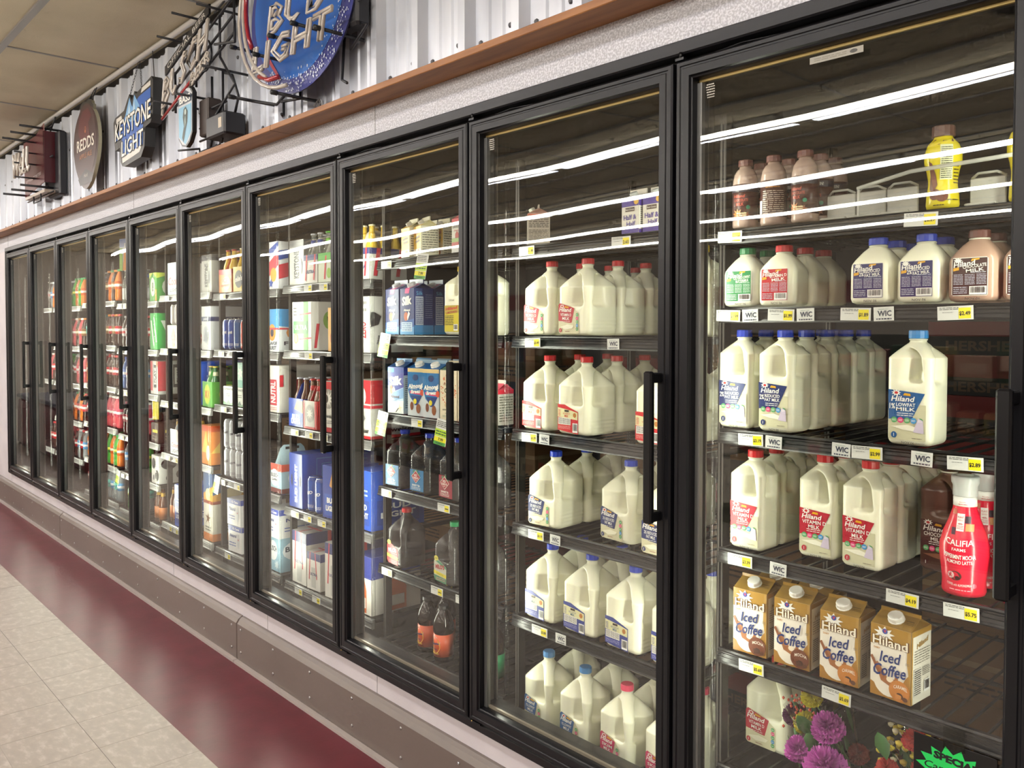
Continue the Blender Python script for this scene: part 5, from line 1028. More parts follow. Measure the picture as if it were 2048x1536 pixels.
# --- blue beer door
BC, BB, CN, CR = 'beverage case', 'beer bottle', 'can', 'bottle carrier'
def sixpack(k, s, cp, bp, x, y, cd, bd, nx=2, ny=3, w=.118, d=.17):
    st(k, s, [(cp, x, y, cd, CR)])
    st(k, s, [(bp, x+(i-(nx-1)/2)*(w*.5-.001), y+(j-(ny-1)/2)*d*.33, bd, BB, 0, .003) for i in range(nx) for j in range(ny)])
st(5, 0, [('graybox', .11, .27, 'grey and white upright beer case', BC, 0, .0)])
sixpack(5, 0, 'ultracar', 'b_ultra', .262, .235, 'white and blue beer carrier with red stripe', 'clear beer bottle with blue neck')
sixpack(5, 0, 'limecar', 'b_lime', .390, .235, 'white and green beer carrier', 'clear beer bottle with lime neck')
sixpack(5, 0, 'ultracar', 'b_yel', .660, .24, 'white beer carrier holding yellow bottles', 'yellow bottle with pale cap')
st(5, 1, [('ultralime', .162, .285, 'white beer case with lime green stripe', BC), ('mangobox', .434, .26, 'yellow mango drink case', BC, R(-3)), ('zerobox', .66, .285, 'white case with red lettering up its side', BC)])
sixpack(5, 2, 'blcar', 'b_amb_blue', .112, .245, 'blue beer carrier', 'amber bottle with silver cap')
sixpack(5, 2, 'budcar', 'b_amb_red', .240, .240, 'red and white beer carrier', 'amber bottle with red neck')
st(5, 2, [('budbox', .386, .255, 'tall red and white beer case', BC, R(3)), ('weibox', .66, .275, 'red and white beer case', BC)])
st(5, 3, [('blcase', .098, .345, 'tall blue beer case with upright lettering', BC), ('blcan', .222, .185, 'tall blue beer can', CN), ('blcan', .292, .183, 'tall blue beer can', CN), ('blcan', .222, .252, 'tall blue beer can', CN), ('blcan', .292, .252, 'tall blue beer can', CN), ('blbox', .405, .255, 'blue beer case with gold beer picture', BC, R(3)), ('blbluebox', .66, .285, 'plain blue beer case', BC)])
st(5, 4, [('ultra', .126, .275, 'tall white beer case with blue top band', BC), ('ultrasm', .250, .245, 'small white beer case with blue top band', BC, R(3)), ('ultra', .418, .275, 'tall white beer case with blue top band', BC, R(4)), ('orangebottlebox', .66, .275, 'white case with orange bottle picture', BC)])
# --- silver can door
sixpack(4, 0, 'icecar', 'b_yelred', .146, .24, 'orange malt drink carrier', 'yellow bottle with red cap', w=.14)
sixpack(4, 0, 'mikecar', 'b_yel', .306, .24, 'yellow lemonade carrier with black disc', 'yellow bottle with pale cap')
st(4, 0, [('bluesbox', .66, .275, 'white case with red and blue waves', BC), ('graybox', .50, .27, 'grey beer case', BC)])
st(4, 1, [('bluecan', .112, .185, 'tall blue beer can', CN), ('bluecan', .180, .185, 'tall blue beer can', CN), ('bluecan', .112, .253, 'tall blue beer can', CN), ('dkbcan', .248, .185, 'tall plain navy can', CN), ('redcan', .318, .185, 'tall red can', CN), ('dkbcan', .18, .253, 'tall plain navy can', CN), ('redcan', .39, .185, 'tall red can', CN), ('burstbox', .66, .275, 'white and blue fruit drink case', BC)])
st(4, 2, [('cutbox', .162, .22, 'small white cocktail box with green peaks', BC), ('cutbox', .294, .22, 'small white cocktail box with green peaks', BC), ('tealbox', .300, .36, 'teal cocktail box', BC), ('tealbox', .43, .24, 'teal cocktail box', BC), ('cutbox', .165, .36, 'small white cocktail box with green peaks', BC), ('tealbox', .302, .222, 'teal cocktail box on the white boxes', BC, 0, .0965), ('nutrbox', .66, .275, 'red and cream seltzer case', BC)])
A = []
for lv in range(2):
    for i in range(4):
        for j in range(2 if i < 3 else 1): A.append(('natcan', .108+.069*i, .188+.069*j, 'silver beer can, %s layer' % ('lower', 'upper')[lv], CN, R(20*i+40*j), .1505*lv))
st(4, 3, A)
st(4, 3, [('buschcar', .66, .25, 'pale blue beer carrier', CR)])
st(4, 4, [('natbox', .213, .285, 'white and blue beer case, lower of two', BC, R(4)), ('natbox', .203, .285, 'white and blue beer case, upper of two', BC, R(4), .137), ('buschbox', .66, .275, 'pale blue beer case, lower of two', BC), ('natbox', .66, .275, 'white and blue beer case on a pale one', BC, 0, .162)])
# --- silver carrier door
st(3, 0, [('coorsbox', .205, .255, 'silver blue beer case with red script', BC), ('graybox', .40, .27, 'grey beer case', BC), ('graybox', .66, .27, 'white and grey upright beer case', BC)])
st(3, 1, [('modelobox', .190, .255, 'white beer case with brown bottle picture', BC), ('keybox', .66, .275, 'silver case with navy band', BC)]+[('whitecan', .13+.065*i, .195+.066*j, 'white can standing on the bottle-picture case', CN, 0, .1365) for i in range(3) for j in range(2)])
st(3, 2, [('coorsbox', .30, .30, 'silver blue beer case', BC)]); sixpack(3, 2, 'xxcar', 'b_green', .655, .25, 'green beer carrier', 'green beer bottle', w=.12)
st(3, 2, [('blbluebox', .46, .29, 'blue beer case', BC)])
sixpack(3, 3, 'coorscar', 'b_amb', .20, .245, 'pale blue beer carrier with mountain picture', 'amber beer bottle', w=.14)
st(3, 3, [('orangebox', .66, .26, 'orange and yellow case', BC)])
st(3, 4, [('b_amb', .085, .19, 'amber bottle with orange label', BB), ('b_amb', .15, .185, 'amber bottle with orange label', BB), ('b_amb', .15, .26, 'amber bottle with orange label', BB), ('blbluebox', .255, .28, 'blue beer case', BC), ('goldbox', .67, .262, 'gold and blue case, upper of two', BC, 0, .200), ('deerbox', .67, .262, 'cream case with antler mark, lower of two', BC)])
# --- soda bays at the far left
def sodas(k, s, seq, y0=.185, depth=2, names=None):
    A = []
    for x, p in seq:
        for j in range(depth): A.append((p, x, y0+.072*j, names[p], 'soda bottle' if p[0] == 's' else 'bottle'))
    st(k, s, A)
NM = {'s_cola': 'red-capped cola bottle', 's_dr': 'maroon cola bottle', 's_lime': 'green soda bottle', 's_orange': 'orange soda bottle', 's_diet': 'silver label cola bottle', 's_water': 'clear water bottle', 's_teal': 'teal label water bottle', 's_root': 'brown root beer bottle', 's_black': 'black label energy bottle', 's_pink': 'pink drink bottle', 's_blue': 'blue drink bottle', 'b_clear': 'clear bottle with blue neck', 'b_amb': 'amber bottle', 'b_ultrah': 'clear bottle', 'b_green': 'green glass bottle'}
st(2, 0, [('greenpack', .66, .25, 'green drink pack with white disc', BC)]); sodas(2, 0, [(.07, 'b_ultrah'), (.135, 'b_ultrah'), (.20, 'b_clear'), (.265, 'b_clear')], names=NM)
st(2, 1, [('sevengreen', .66, .25, 'bright green drink pack', BC)]); sodas(2, 1, [(.07, 's_diet'), (.14, 's_dr'), (.21, 's_cola'), (.28, 's_cola')], names=NM)
st(2, 2, [('redwhitepack', .66, .25, 'red and white drink pack', BC)]); sodas(2, 2, [(.07, 's_blue'), (.14, 's_diet'), (.21, 's_water')], names=NM)
st(2, 3, [('blackpack', .66, .25, 'black pack with yellow strip', BC), ('yelcan', .60, .19, 'yellow energy can', CN, 0, .121)]); sodas(2, 3, [(.065, 's_dr'), (.13, 's_dr'), (.195, 's_dr'), (.26, 's_pink')], names=NM)
st(2, 4, [('wavebox', .66, .25, 'white case with black ovals', BC)]); sodas(2, 4, [(.10, 's_water'), (.17, 's_water'), (.24, 's_lime')], names=NM)
sodas(2, 5, [(.62, 'b_amb'), (.69, 'b_amb'), (.15, 's_lime'), (.24, 's_teal')], names=NM)
for k, T_ in ((1, [['b_ultrah', 'b_clear', 's_root', 's_orange'], ['s_teal', 's_teal', 's_root', 's_cola'], ['s_orange', 's_pink', 's_cola', 's_dr'], ['s_cola', 's_dr', 's_pink', 's_pink'], ['s_orange', 's_orange', 's_lime', 's_orange'], ['s_dr', 's_black', 's_teal', 's_water']]),
              (0, [['s_teal', 's_water', 's_lime', 's_orange'], ['s_dr', 's_dr', 's_pink', 's_root'], ['s_lime', 's_lime', 's_diet', 's_pink'], ['s_root', 's_black', 's_orange', 's_cola'], ['s_lime', 's_pink', 's_cola', 's_water']])):
    for s_, row in enumerate(T_): sodas(k, s_, list(zip((.055, .125, .195, .265, .50, .57, .64, .71), [row[0], row[1], row[1], row[2], row[2], row[3], row[2], row[3]])), depth=2, names=NM)
sodas(-1, 0, [(.57, 's_diet'), (.64, 's_water'), (.71, 's_orange')], names=NM); sodas(-1, 1, [(.60, 's_pink'), (.68, 's_cola')], names=NM); sodas(-1, 2, [(.60, 's_cola'), (.68, 's_cola')], names=NM)
P['popcard'].put(-5*W+.0, 0, 0, 'x', 'x') if 0 else None
o = P['popcard'].put((2-8)*W+.335, .105, 1.90, 'hanging card with orange and red ice pops near ceiling light', 'hanging card', None, R(12))
m = MB(); m.tube([(0, 0, .20), (0, .0, .30)], .001, M_wire, 4); obj('string', m, o)

# ================================================================ shelf tags
M_paper = mat('tag_paper', (.66, .67, .64), .5); M_yel = C('e8d81c'); M_hole = C('4a9a3c')
def ptag(price, w=.068, h=.028):
    m = MB(); m.box(-w/2, -.0006, -h/2, w/2, .0006, h/2, M_paper); a = Art(m, lambda u, v, o: (u, -.0007-o, v), .0002)
    a.rect(w*.10, -h*.42, w*.44, h*.36, M_yel); a.layer = 1; a.text(price, w*.27, -h*.06, h*.34, BLK, w=w*.31, bold=.03) if price else a.lines(w*.14, -h*.2, w*.4, h*.1, 1, BLK, .5, 3, 3)
    a.layer = 0; a.lines(-w*.44, h*.22, w*.10, h*.44, 2, C('5a5c5a'), .45, len(price)+3, 4); a.lines(-w*.36, -h*.02, -w*.05, h*.12, 1, C('7a7c7a'), .3, 4, 3); return m
def wict():
    w, h = .043, .030; m = MB(); m.box(-w/2, -.0006, -h/2, w/2, .0006, h/2, M_paper); a = Art(m, lambda u, v, o: (u, -.0007-o, v), .0002)
    a.text('WIC', .002, .001, .0125, C('2a3248'), w=.030, bold=.03); a.lines(-.016, -.013, .018, -.0085, 1, C('4a5060'), .7, 3, 6); a.lines(-.012, .009, .010, .011, 1, C('6a8a7c'), .4, 2, 2); return m
WICM = wict().mesh('program_tag'); TAGM = {}
def put_tag(k, x, z, price, label, wic=False, tilt=0, group='white and yellow shelf price tags'):
    if wic: me = WICM
    else:
        if price not in TAGM: TAGM[price] = ptag(price).mesh('price_tag')
        me = TAGM[price]
    o = obj('program_tag' if wic else 'price_tag', me); o.location = ((k-8)*W+x, SY-.0105, z); o.rotation_euler = (0, R(tilt), 0)
    tag(o, label, 'shelf tag', 'white program tags' if wic else group)
TG = [(8, 0, .055, '$1.49', 'under the shake bottles'), (8, 0, .512, '$2.29', 'under the yellow bottle'), (8, 1, .052, '$1.99', 'under the buttermilk bottle'), (8, 1, .114, 0, 'under the buttermilk bottle'), (8, 1, .196, '$1.99', 'under the squat red-capped milk'), (8, 1, .258, 0, 'between red-capped and blue-capped squat milk'),
      (8, 1, .376, '$1.89', 'under the squat blue-capped milk'), (8, 1, .438, 0, 'under the squat blue-capped milk'), (8, 1, .582, '$2.49', 'under the squat chocolate milk'), (8, 2, .118, '$3.19', 'under the blue-capped half gallons'), (8, 2, .180, 0, 'under the blue-capped half gallons'), (8, 2, .347, 0, 'on the third shelf, empty stretch'), (8, 2, .405, '$2.99', 'on the third shelf, empty stretch'),
      (8, 2, .521, 0, 'under the light-blue-capped half gallon'), (8, 2, .605, '$2.89', 'right of the light-blue-capped half gallon'), (8, 3, .091, '$3.39', 'under the first red-capped half gallon'), (8, 3, .195, 0, 'under the red-capped half gallons'), (8, 3, .485, '$4.19', 'under the chocolate half gallon'), (8, 3, .602, '$5.75', 'under the red latte bottle'),
      (8, 4, .125, '$5.69', 'under the brown-badged coffee cartons'), (8, 4, .342, '$5.69', 'under the orange-badged coffee carton'),
      (7, 0, .098, '$1.00', 'under the beige carton'), (7, 0, .480, '2.65', 'under the purple cream cartons'), (7, 1, .125, '$3.49', 'under the top row of gallons'), (7, 1, .453, 0, 'under the top row of gallons'), (7, 2, .111, '$3.39', 'under the red wedge label gallons'), (7, 2, .177, 0, 'under the red wedge label gallons'),
      (7, 3, .141, '$3.19', 'under the navy label gallons'), (7, 3, .225, 0, 'under the navy label gallons'), (7, 4, .158, '$3.89', 'under the navy and cream label gallons'), (7, 4, .250, 0, 'under the navy and cream label gallons')]
for k, s, x, pr, lab in TG:
    put_tag(k, x, SHELF[k][s]-.0225, pr or '', ('%s price tag %s' % (pr, lab)) if pr else 'WIC tag %s' % lab, not pr, 2*math.sin(x*40))
for k, s, x in ((6, 0, .096), (6, 2, .29), (6, 3, .092), (6, 3, .448), (6, 4, .092), (6, 4, .408), (6, 4, .55), (6, 5, .13), (6, 5, .242), (5, 0, .266), (5, 0, .398), (5, 1, .267), (5, 1, .46), (5, 2, .14), (5, 2, .267), (5, 2, .391), (5, 3, .138), (5, 3, .25), (5, 3, .373), (5, 4, .164), (5, 4, .322),
                (4, 0, .16), (4, 1, .134), (4, 1, .296), (4, 2, .159), (4, 2, .29), (4, 3, .135), (4, 3, .309), (4, 4, .19), (3, 0, .165), (3, 1, .14), (3, 1, .308), (3, 2, .154), (3, 3, .153), (3, 3, .269), (3, 4, .165), (3, 4, .261),
                (2, 0, .11), (2, 0, .2), (2, 1, .12), (2, 2, .1), (2, 2, .2), (2, 3, .12), (2, 4, .12), (1, 0, .1), (1, 1, .1), (1, 2, .1), (1, 3, .1), (1, 4, .1), (0, 0, .1), (0, 1, .1), (0, 2, .1), (0, 3, .1)):
    n = ROWC.get(('t', k, s), 0); ROWC[('t', k, s)] = n+1
    put_tag(k, x, SHELF[k][s]-.0225, '', 'price tag, %s from left on %s shelf rail of %s' % (ORD[n], shn(k, s), DRN[k]))
m = MB(); m.box(-.0335, -.0006, -.092, .0335, .0006, .0, M_paper); a = Art(m, lambda u, v, o: (u, -.0007-o, v), .0003)
a.rect(-.0335, -.062, .0335, -.036, C('b8d82c')); a.rect(-.0335, -.080, .0335, -.064, C('e8e020')); a.rect(-.0335, -.092, .0335, -.080, M_hole); a.layer = 1; a.text('7.99', .004, -.072, .011, BLK, w=.028, bold=.03); a.lines(-.028, -.058, .028, -.040, 2, C('2f5a2c'), .5, 3, 3); a.lines(-.028, -.030, .028, -.006, 4, C('4a4c4a'), .45, 4, 4); a.lines(-.02, -.089, .02, -.083, 1, C('20401c'), .5, 4, 3)
HT = m.mesh('sale_tag')
for k, s, x, lab in ((6, 0, .335, 'below the yellow cream cartons'), (6, 1, .095, 'below the navy almond milk'), (6, 2, .077, 'below the pale blue almond milk'), (6, 2, .450, 'below the oat milk'), (4, 3, .082, 'below the silver cans'), (2, 4, .05, 'under the water bottles by the fourth door'), (3, 3, .60, 'below the orange and yellow case')):
    o = obj('sale_tag', HT); o.location = ((k-8)*W+x, SY-.0125, SHELF[k][s]+.004); o.rotation_euler = (R(-7), R(6), 0); tag(o, 'hanging green and yellow sale tag %s' % lab, 'sale tag', 'hanging green and yellow sale tags')
# ================================================================ beer signs on the metal band
M_neon = mat('unlit_neon_glass', (.50, .45, .40), .18, coat=.5); M_neonr = mat('red_neon_glass', (.35, .02, .03), .15, coat=.5); M_blkm = mat('black_paint_metal', (.02, .02, .025), .4)
M_tip = mat('black_rubber_tip', (.01, .01, .01), .5)
def outline_tubes(mb, t, x, y, z, h, m, r=.006, w=None, bold=0, shear=0, rise=0, res=1, stack=None):
    """neon tubes following the outlines of the letters; lettering stands in the x,z plane"""
    V, Fc, sz = glyphs(t, bold, res); k = h/sz[1]; kx = (w/sz[0]) if w else k
    ed = {}
    for f in Fc:
        for a, b in zip(f, f[1:]+f[:1]): ed[(a, b)] = ed.get((a, b), 0)+1
    # weld by position, keep boundary edges only
    pos = {}; idm = {}
    for i, v in enumerate(V):
        q = (round(v[0], 4), round(v[1], 4)); idm[i] = pos.setdefault(q, i)
    cnt = {}
    for f in Fc:
        f = [idm[i] for i in f]
        for a, b in zip(f, f[1:]+f[:1]):
            if a != b: cnt[(a, b)] = cnt.get((a, b), 0)+1
    nxt = {a: b for (a, b) in cnt if (b, a) not in cnt}
    while nxt:
        s0, c = next(iter(nxt.items())); loop = [s0]; del nxt[s0]
        while c != s0 and c in nxt: loop.append(c); c2 = nxt[c]; del nxt[c]; c = c2
        if len(loop) < 4: continue
        pts = [(x+V[i][0]*kx+V[i][1]*k*shear, y, z+V[i][1]*k+rise*V[i][0]*kx) for i in loop]
        mb.tube(pts, r, m, 6, True)
def standoff(mb, x, y0, y1, z, r=.006):
    mb.tube([(x, y0, z), (x, y1, z)], r*.8, M_blkm, 6); mb.tube([(x, y1, z), (x, y1-.03, z)], r*1.3, M_tip, 6)
def chain(mb, p, q, r=.004, n=None):
    p, q = Vector(p), Vector(q); n = n or max(3, int((q-p).length/.016)); d = (q-p).normalized(); s = d.orthogonal().normalized(); s2 = d.cross(s)
    for i in range(n):
        c = p+(q-p)*((i+.5)/n); a = s if i % 2 else s2
        mb.tube([c+d*(.010*math.cos(t))+a*(r*math.sin(t)) for t in [2*PI*j/8 for j in range(8)]], .0011, M_blkm, 4, True)

# 1. neon sign with dark red panel at the far left
x0, x1, yb, yf = -6.02, -5.32, -.085, -.20
e = empty('neon_sign', 'neon beer sign with dark red panel, farthest from the camera', 'neon sign', (-5.7, -.05, 2.5), 0, 'beer signs on the metal wall'); def_off = Vector((-5.7, -.05, 2.5))
def child(name, mb, par, off, label=None):
    o = obj(name, mb, par); o.location = (-off[0], -off[1], -off[2])
    if label: o['label'] = label
    return o
m = MB(); m.prism([(-5.92, 2.50), (-5.40, 2.585), (-5.37, 2.94), (-5.80, 2.86)] if 0 else [(-5.95, 2.52), (-5.42, 2.57), (-5.40, 2.98), (-5.62, 2.93), (-5.98, 2.93)], -.10, -.094, mat('dark_red_panel', (.10, .012, .02), .25), mat('red_panel_edge', (.5, .3, .28), .4))
m.box(-5.42, -.10, 2.57, -5.395, .01, 2.93, mat('red_panel_side', (.09, .012, .02), .25)); m.box(-5.95, -.10, 2.50, -5.40, -.03, 2.52, mat('panel_edge_bright', (.5, .42, .36), .3))
a = Art(m, lambda u, v, o: (u, -.1005-o, v), .001); a.text('RESPONSIBILITY MATTERS', -5.70, 2.635, .022, C('c8b8b4'), w=.44, rot=.04)
child('sign_panel', m, e, def_off)
m = MB(); outline_tubes(m, 'WeLU', -5.86, -.20, 2.635, .17, M_neon, .009, w=.52, bold=0, shear=.15)
child('neon_tubing', m, e, def_off, 'unlit off-white neon lettering')
m = MB()
for x in (-5.98, -5.72, -5.45):
    for z in (2.54, 2.955): m.tube([(x, .03, z), (x, -.24, z)], .008, M_blkm, 6)
for z in (2.50, 2.96, 2.75): m.tube([(-6.05, -.06, z), (-5.33, -.06, z)], .006, M_blkm, 6)
for z in (2.62, 2.72, 2.8, 2.88): m.tube([(-5.62, -.24, z), (-5.62, -.02, z)], .006, M_blkm, 6)
m.rbox(-5.60, -.03, 2.48, -5.30, .044-.02, 2.93, M_blkm, .01); m.tube([(-5.7, -.1, 2.5), (-5.7, -.1, 2.45), (-5.5, -.1, 2.45), (-5.5, -.1, 2.5)], .005, M_blkm, 6)
m.tube([(-5.55, -.03, 2.93), (-5.48, -.02, 3.0), (-5.42, -.012, 3.06)], .005, M_blkm, 6)
child('support_frame', m, e, def_off)

# 2. oval dark sign
e = empty('oval_sign', 'dark oval tin sign with white lettering hanging from wire', 'wall sign', (-4.50, -.02, 2.42), 0, 'beer signs on the metal wall'); off = Vector((-4.50, -.02, 2.42))
pts = []
for i in range(44):
    t = 2*PI*i/44; rx, rz = .262, .300
    x, z = rx*math.cos(t), rz*math.sin(t)
    if z < 0: x *= 1-.25*(-z/rz)**2
    pts.append((-4.505+x, 2.70+z*(.95 if z < 0 else .78)))
# stalk and leaf on top
body = pts
m = MB(); m.prism(body, -.075, -.055, mat('oval_face', hexc('3a2320'), .3), mat('oval_edge', hexc('b8b49c'), .35))
m.prism([(-4.62, 2.88), (-4.615, 2.95), (-4.56, 2.972), (-4.50, 2.955), (-4.44, 2.965), (-4.38, 2.945), (-4.37, 2.925), (-4.345, 2.915), (-4.35, 2.87)], -.074, -.056, C('26241f'), C('8a8674'))
a = Art(m, lambda u, v, o: (-4.505+u, -.0752-o, 2.70+v), .0006)
a.disc(0, .01, .225, .235, C('3f1d1c'), 32); a.layer = 1; a.poly([(-.13, .16), (-.05, .21), (.06, .21), (.13, .15), (.06, .12), (.10, .02), (-.08, .0), (-.15, .08)], C('5a1c20')); a.layer = 2; a.disc(0, .085, .016, .022, C('b86a3c')); a.layer = 3; a.disc(0, .09, .008, .011, C('4a1c20'))
a.text('REDDS', 0, .0, .075, C('e4ddd0'), w=.36, bold=.02); a.text('APPLE ALE', 0, -.075, .030, C('b87848'), w=.26); a.layer = 2; a.poly([(-.16, -.21), (0, -.16), (.16, -.21), (.12, -.255), (-.12, -.255)], C('241c1c')); a.layer = 3; a.text('Hard', 0, -.20, .022, C('c8c0b0'), w=.07, shear=.2)
child('sign_face', m, e, off)
m = MB(); m.tube([(-4.53, -.06, 2.95), (-4.49, -.03, 3.03), (-4.47, -.012, 3.066), (-4.45, -.02, 3.05), (-4.44, -.06, 2.94)], .003, M_blkm, 5); m.tube([(-4.52, -.06, 2.425), (-4.50, -.06, 2.40), (-4.48, -.06, 2.425)], .002, M_blkm, 5)
child('hanging_wire', m, e, off)

# 3. lit-box sign with mountain
e = empty('light_box_sign', 'black-edged blue light box sign with mountain peaks hanging on chains', 'wall sign', (-3.6, -.02, 2.46), 0, 'beer signs on the metal wall'); off = Vector((-3.6, -.02, 2.46))
ol = [(-3.97, 2.60), (-3.955, 2.565), (-3.875, 2.575), (-3.865, 2.49), (-3.84, 2.462), (-3.80, 2.455), (-3.53, 2.47), (-3.475, 2.52), (-3.46, 2.62), (-3.38, 2.63), (-3.345, 2.67), (-3.335, 2.845), (-3.36, 2.87), (-3.60, 2.825), (-3.625, 2.845), (-3.665, 2.80), (-3.71, 2.845), (-3.80, 2.77), (-3.955, 2.755), (-3.985, 2.73)]
m = MB(); m.prism(ol, -.068, -.012, mat('sign_box_black', (.03, .03, .03), .35)); 
def shrink(p, k):
    cx = sum(q[0] for q in p)/len(p); cz = sum(q[1] for q in p)/len(p); return [(cx+(x-cx)*k, cz+(z-cz)*k) for x, z in p]
a = Art(m, lambda u, v, o: (u, -.0682-o, v), .0008)
a.poly([(-3.93, 2.745), (-3.84, 2.75), (-3.83, 2.725), (-3.93, 2.715)], C('d8d4cc')); a.poly([(-3.50, 2.838), (-3.37, 2.85), (-3.37, 2.825), (-3.52, 2.812)], C('d8d4cc'))
a.poly([(-3.94, 2.62), (-3.84, 2.715), (-3.55, 2.80), (-3.37, 2.815), (-3.38, 2.665), (-3.49, 2.65), (-3.50, 2.535), (-3.82, 2.51), (-3.84, 2.62)], C('2a5fb4')); a.poly([(-3.84, 2.51), (-3.51, 2.535), (-3.55, 2.50), (-3.83, 2.478)], C('d8d4cc'))
a.layer = 1; a.poly([(-3.80, 2.70), (-3.70, 2.825), (-3.655, 2.76), (-3.62, 2.825), (-3.54, 2.75), (-3.60, 2.68)], C('7ab0e0')); a.layer = 2; a.poly([(-3.745, 2.71), (-3.70, 2.80), (-3.68, 2.72)], C('b8d8f0')); a.poly([(-3.66, 2.71), (-3.62, 2.80), (-3.60, 2.72)], C('b8d8f0'))
a.layer = 3; a.text('KEYSTONE', -3.655, 2.685, .110, BLK, w=.60, bold=.05, rot=.07, shear=.12); a.text('LIGHT', -3.660, 2.565, .095, BLK, w=.37, bold=.05, rot=.06, shear=.12); a.layer = 4; a.text('KEYSTONE', -3.655, 2.685, .100, WHT, w=.58, bold=.01, rot=.07, shear=.12); a.text('LIGHT', -3.660, 2.565, .085, WHT, w=.35, bold=.01, rot=.06, shear=.12)
child('light_box', m, e, off)
m = MB(); chain(m, (-3.72, -.06, 2.84), (-3.66, -.03, 3.02)); chain(m, (-3.53, -.06, 2.84), (-3.64, -.03, 3.02)); m.tube([(-3.69, -.02, 3.03), (-3.60, -.015, 3.025)], .002, M_blkm, 5); m.tube([(-3.42, -.03, 2.85), (-3.46, -.02, 2.95), (-3.50, -.012, 3.07)], .0025, M_blkm, 5)
child('hanging_chain', m, e, off)

# 4. neon script sign with fish badge
e = empty('neon_sign', 'tangled neon sign with fish badge and black header strip', 'neon sign', (-2.75, -.03, 2.42), 0, 'beer signs on the metal wall'); off = Vector((-2.75, -.03, 2.42))
m = MB(); m.prism([(-3.01, 2.782), (-2.475, 2.94), (-2.475, 2.984), (-3.01, 2.826)], -.125, -.115, C('1c1c1e')); a = Art(m, lambda u, v, o: (u, -.1255-o, v), .0006); a.text('OFFICIAL BEER', -2.742, 2.883, .024, C('d8d4cc'), w=.48, rot=.286); child('header_strip', m, e, off)
m = MB(); outline_tubes(m, 'BUSCH', -3.05, -.125, 2.625, .135, M_neon, .0065, w=.54, shear=.25, rise=.30); outline_tubes(m, 'BEER', -2.68, -.13, 2.655, .055, M_neon, .0045, w=.22, shear=.2, rise=.34)
m.tube([(-3.052, -.125, 2.577), (-2.686, -.125, 2.684)], .0075, M_neonr, 6); m.tube([(-3.04, -.12, 2.59), (-3.065, -.12, 2.60), (-3.05, -.12, 2.65)], .0065, M_neon, 6); child('neon_tubing', m, e, off, 'unlit cream and red neon tubes')
m = MB(); fr_y = -.10
fr_y = -.085
for z in (2.78, 2.70, 2.62): m.tube([(-3.02, fr_y, z), (-2.30, fr_y, z+.2)], .006, M_blkm, 6)
for x in (-2.98, -2.72, -2.45, -2.30): m.tube([(x, fr_y, 2.60+.28*(x+2.98)), (x, fr_y, 2.80+.25*(x+2.98))], .006, M_blkm, 6)
m.tube([(-2.45, fr_y, 2.75), (-2.30, fr_y, 2.60), (-2.50, fr_y, 2.50)], .006, M_blkm, 6); m.tube([(-2.24, -.11, 2.85), (-2.24, -.11, 2.76), (-2.45, -.11, 2.80)], .006, M_blkm, 6)
for x, z in ((-2.93, 2.94), (-2.74, 3.0), (-2.45, 2.96), (-2.98, 2.64), (-2.40, 2.68), (-2.70, 2.62)): m.tube([(x, .03, z), (x, -.19, z)], .006, M_blkm, 6)
for x in (-2.72, -2.60): m.tube([(x+.12, -.06, 2.70), (x+.12, -.06, 2.42), (x+.10, -.06, 2.38)], .006, M_blkm, 6)
for z in (2.55, 2.48, 2.42): m.tube([(-2.72, -.07, z), (-2.42, -.07, z)], .0055, M_blkm, 6)
m.tube([(-2.86, -.12, 2.392), (-2.75, -.06, 2.392), (-2.75, -.06, 2.375), (-2.52, -.06, 2.375)], .005, M_blkm, 6)
m.tube([(-2.50, -.05, 2.70), (-2.38, -.06, 2.66), (-2.34, -.05, 2.56), (-2.40, -.04, 2.5)], .006, M_blkm, 6); m.tube([(-2.6+.07*math.cos(t), -.09, 2.79+.07*math.sin(t)) for t in [2*PI*j/14 for j in range(14)]], .005, M_blkm, 5, True)
m.tube([(-2.66, -.02, 3.02), (-2.55, -.015, 3.05), (-2.5, -.014, 3.07)], .005, M_blkm, 5); child('support_frame', m, e, off)
m = MB(); m.rbox(-2.58, -.10, 2.40, -2.38, .004, 2.50, M_blkm, .008); m.rbox(-2.68, -.09, 2.43, -2.58, -.02, 2.60, mat('brown_bracket', (.05, .035, .03), .5), .006); a = Art(m, lambda u, v, o: (u, -.1005-o, v), .0006); a.rect(-2.44, 2.43, -2.405, 2.475, C('b8a890')); child('transformer', m, e, off)
m = MB(); ol = [(-2.96, 2.665), (-2.93, 2.695), (-2.87, 2.705), (-2.81, 2.695), (-2.78, 2.665), (-2.785, 2.48), (-2.82, 2.44), (-2.865, 2.42), (-2.91, 2.43), (-2.955, 2.47)]
m.prism(ol, -.125, -.105, C('5a5c60'), C('2a2a2c')); a = Art(m, lambda u, v, o: (u, -.1255-o, v), .0007); a.poly(shrink(ol, .94), C('c8ccd0')); a.layer = 1; a.poly([(-2.955, 2.655), (-2.87, 2.69), (-2.785, 2.655), (-2.79, 2.625), (-2.95, 2.625)], C('3c4858')); a.poly([(-2.948, 2.615), (-2.792, 2.615), (-2.796, 2.485), (-2.866, 2.432), (-2.944, 2.478)], C('7fb4d0')); a.layer = 2; a.text('BASS', -2.87, 2.648, .036, WHT, w=.13, bold=.03)
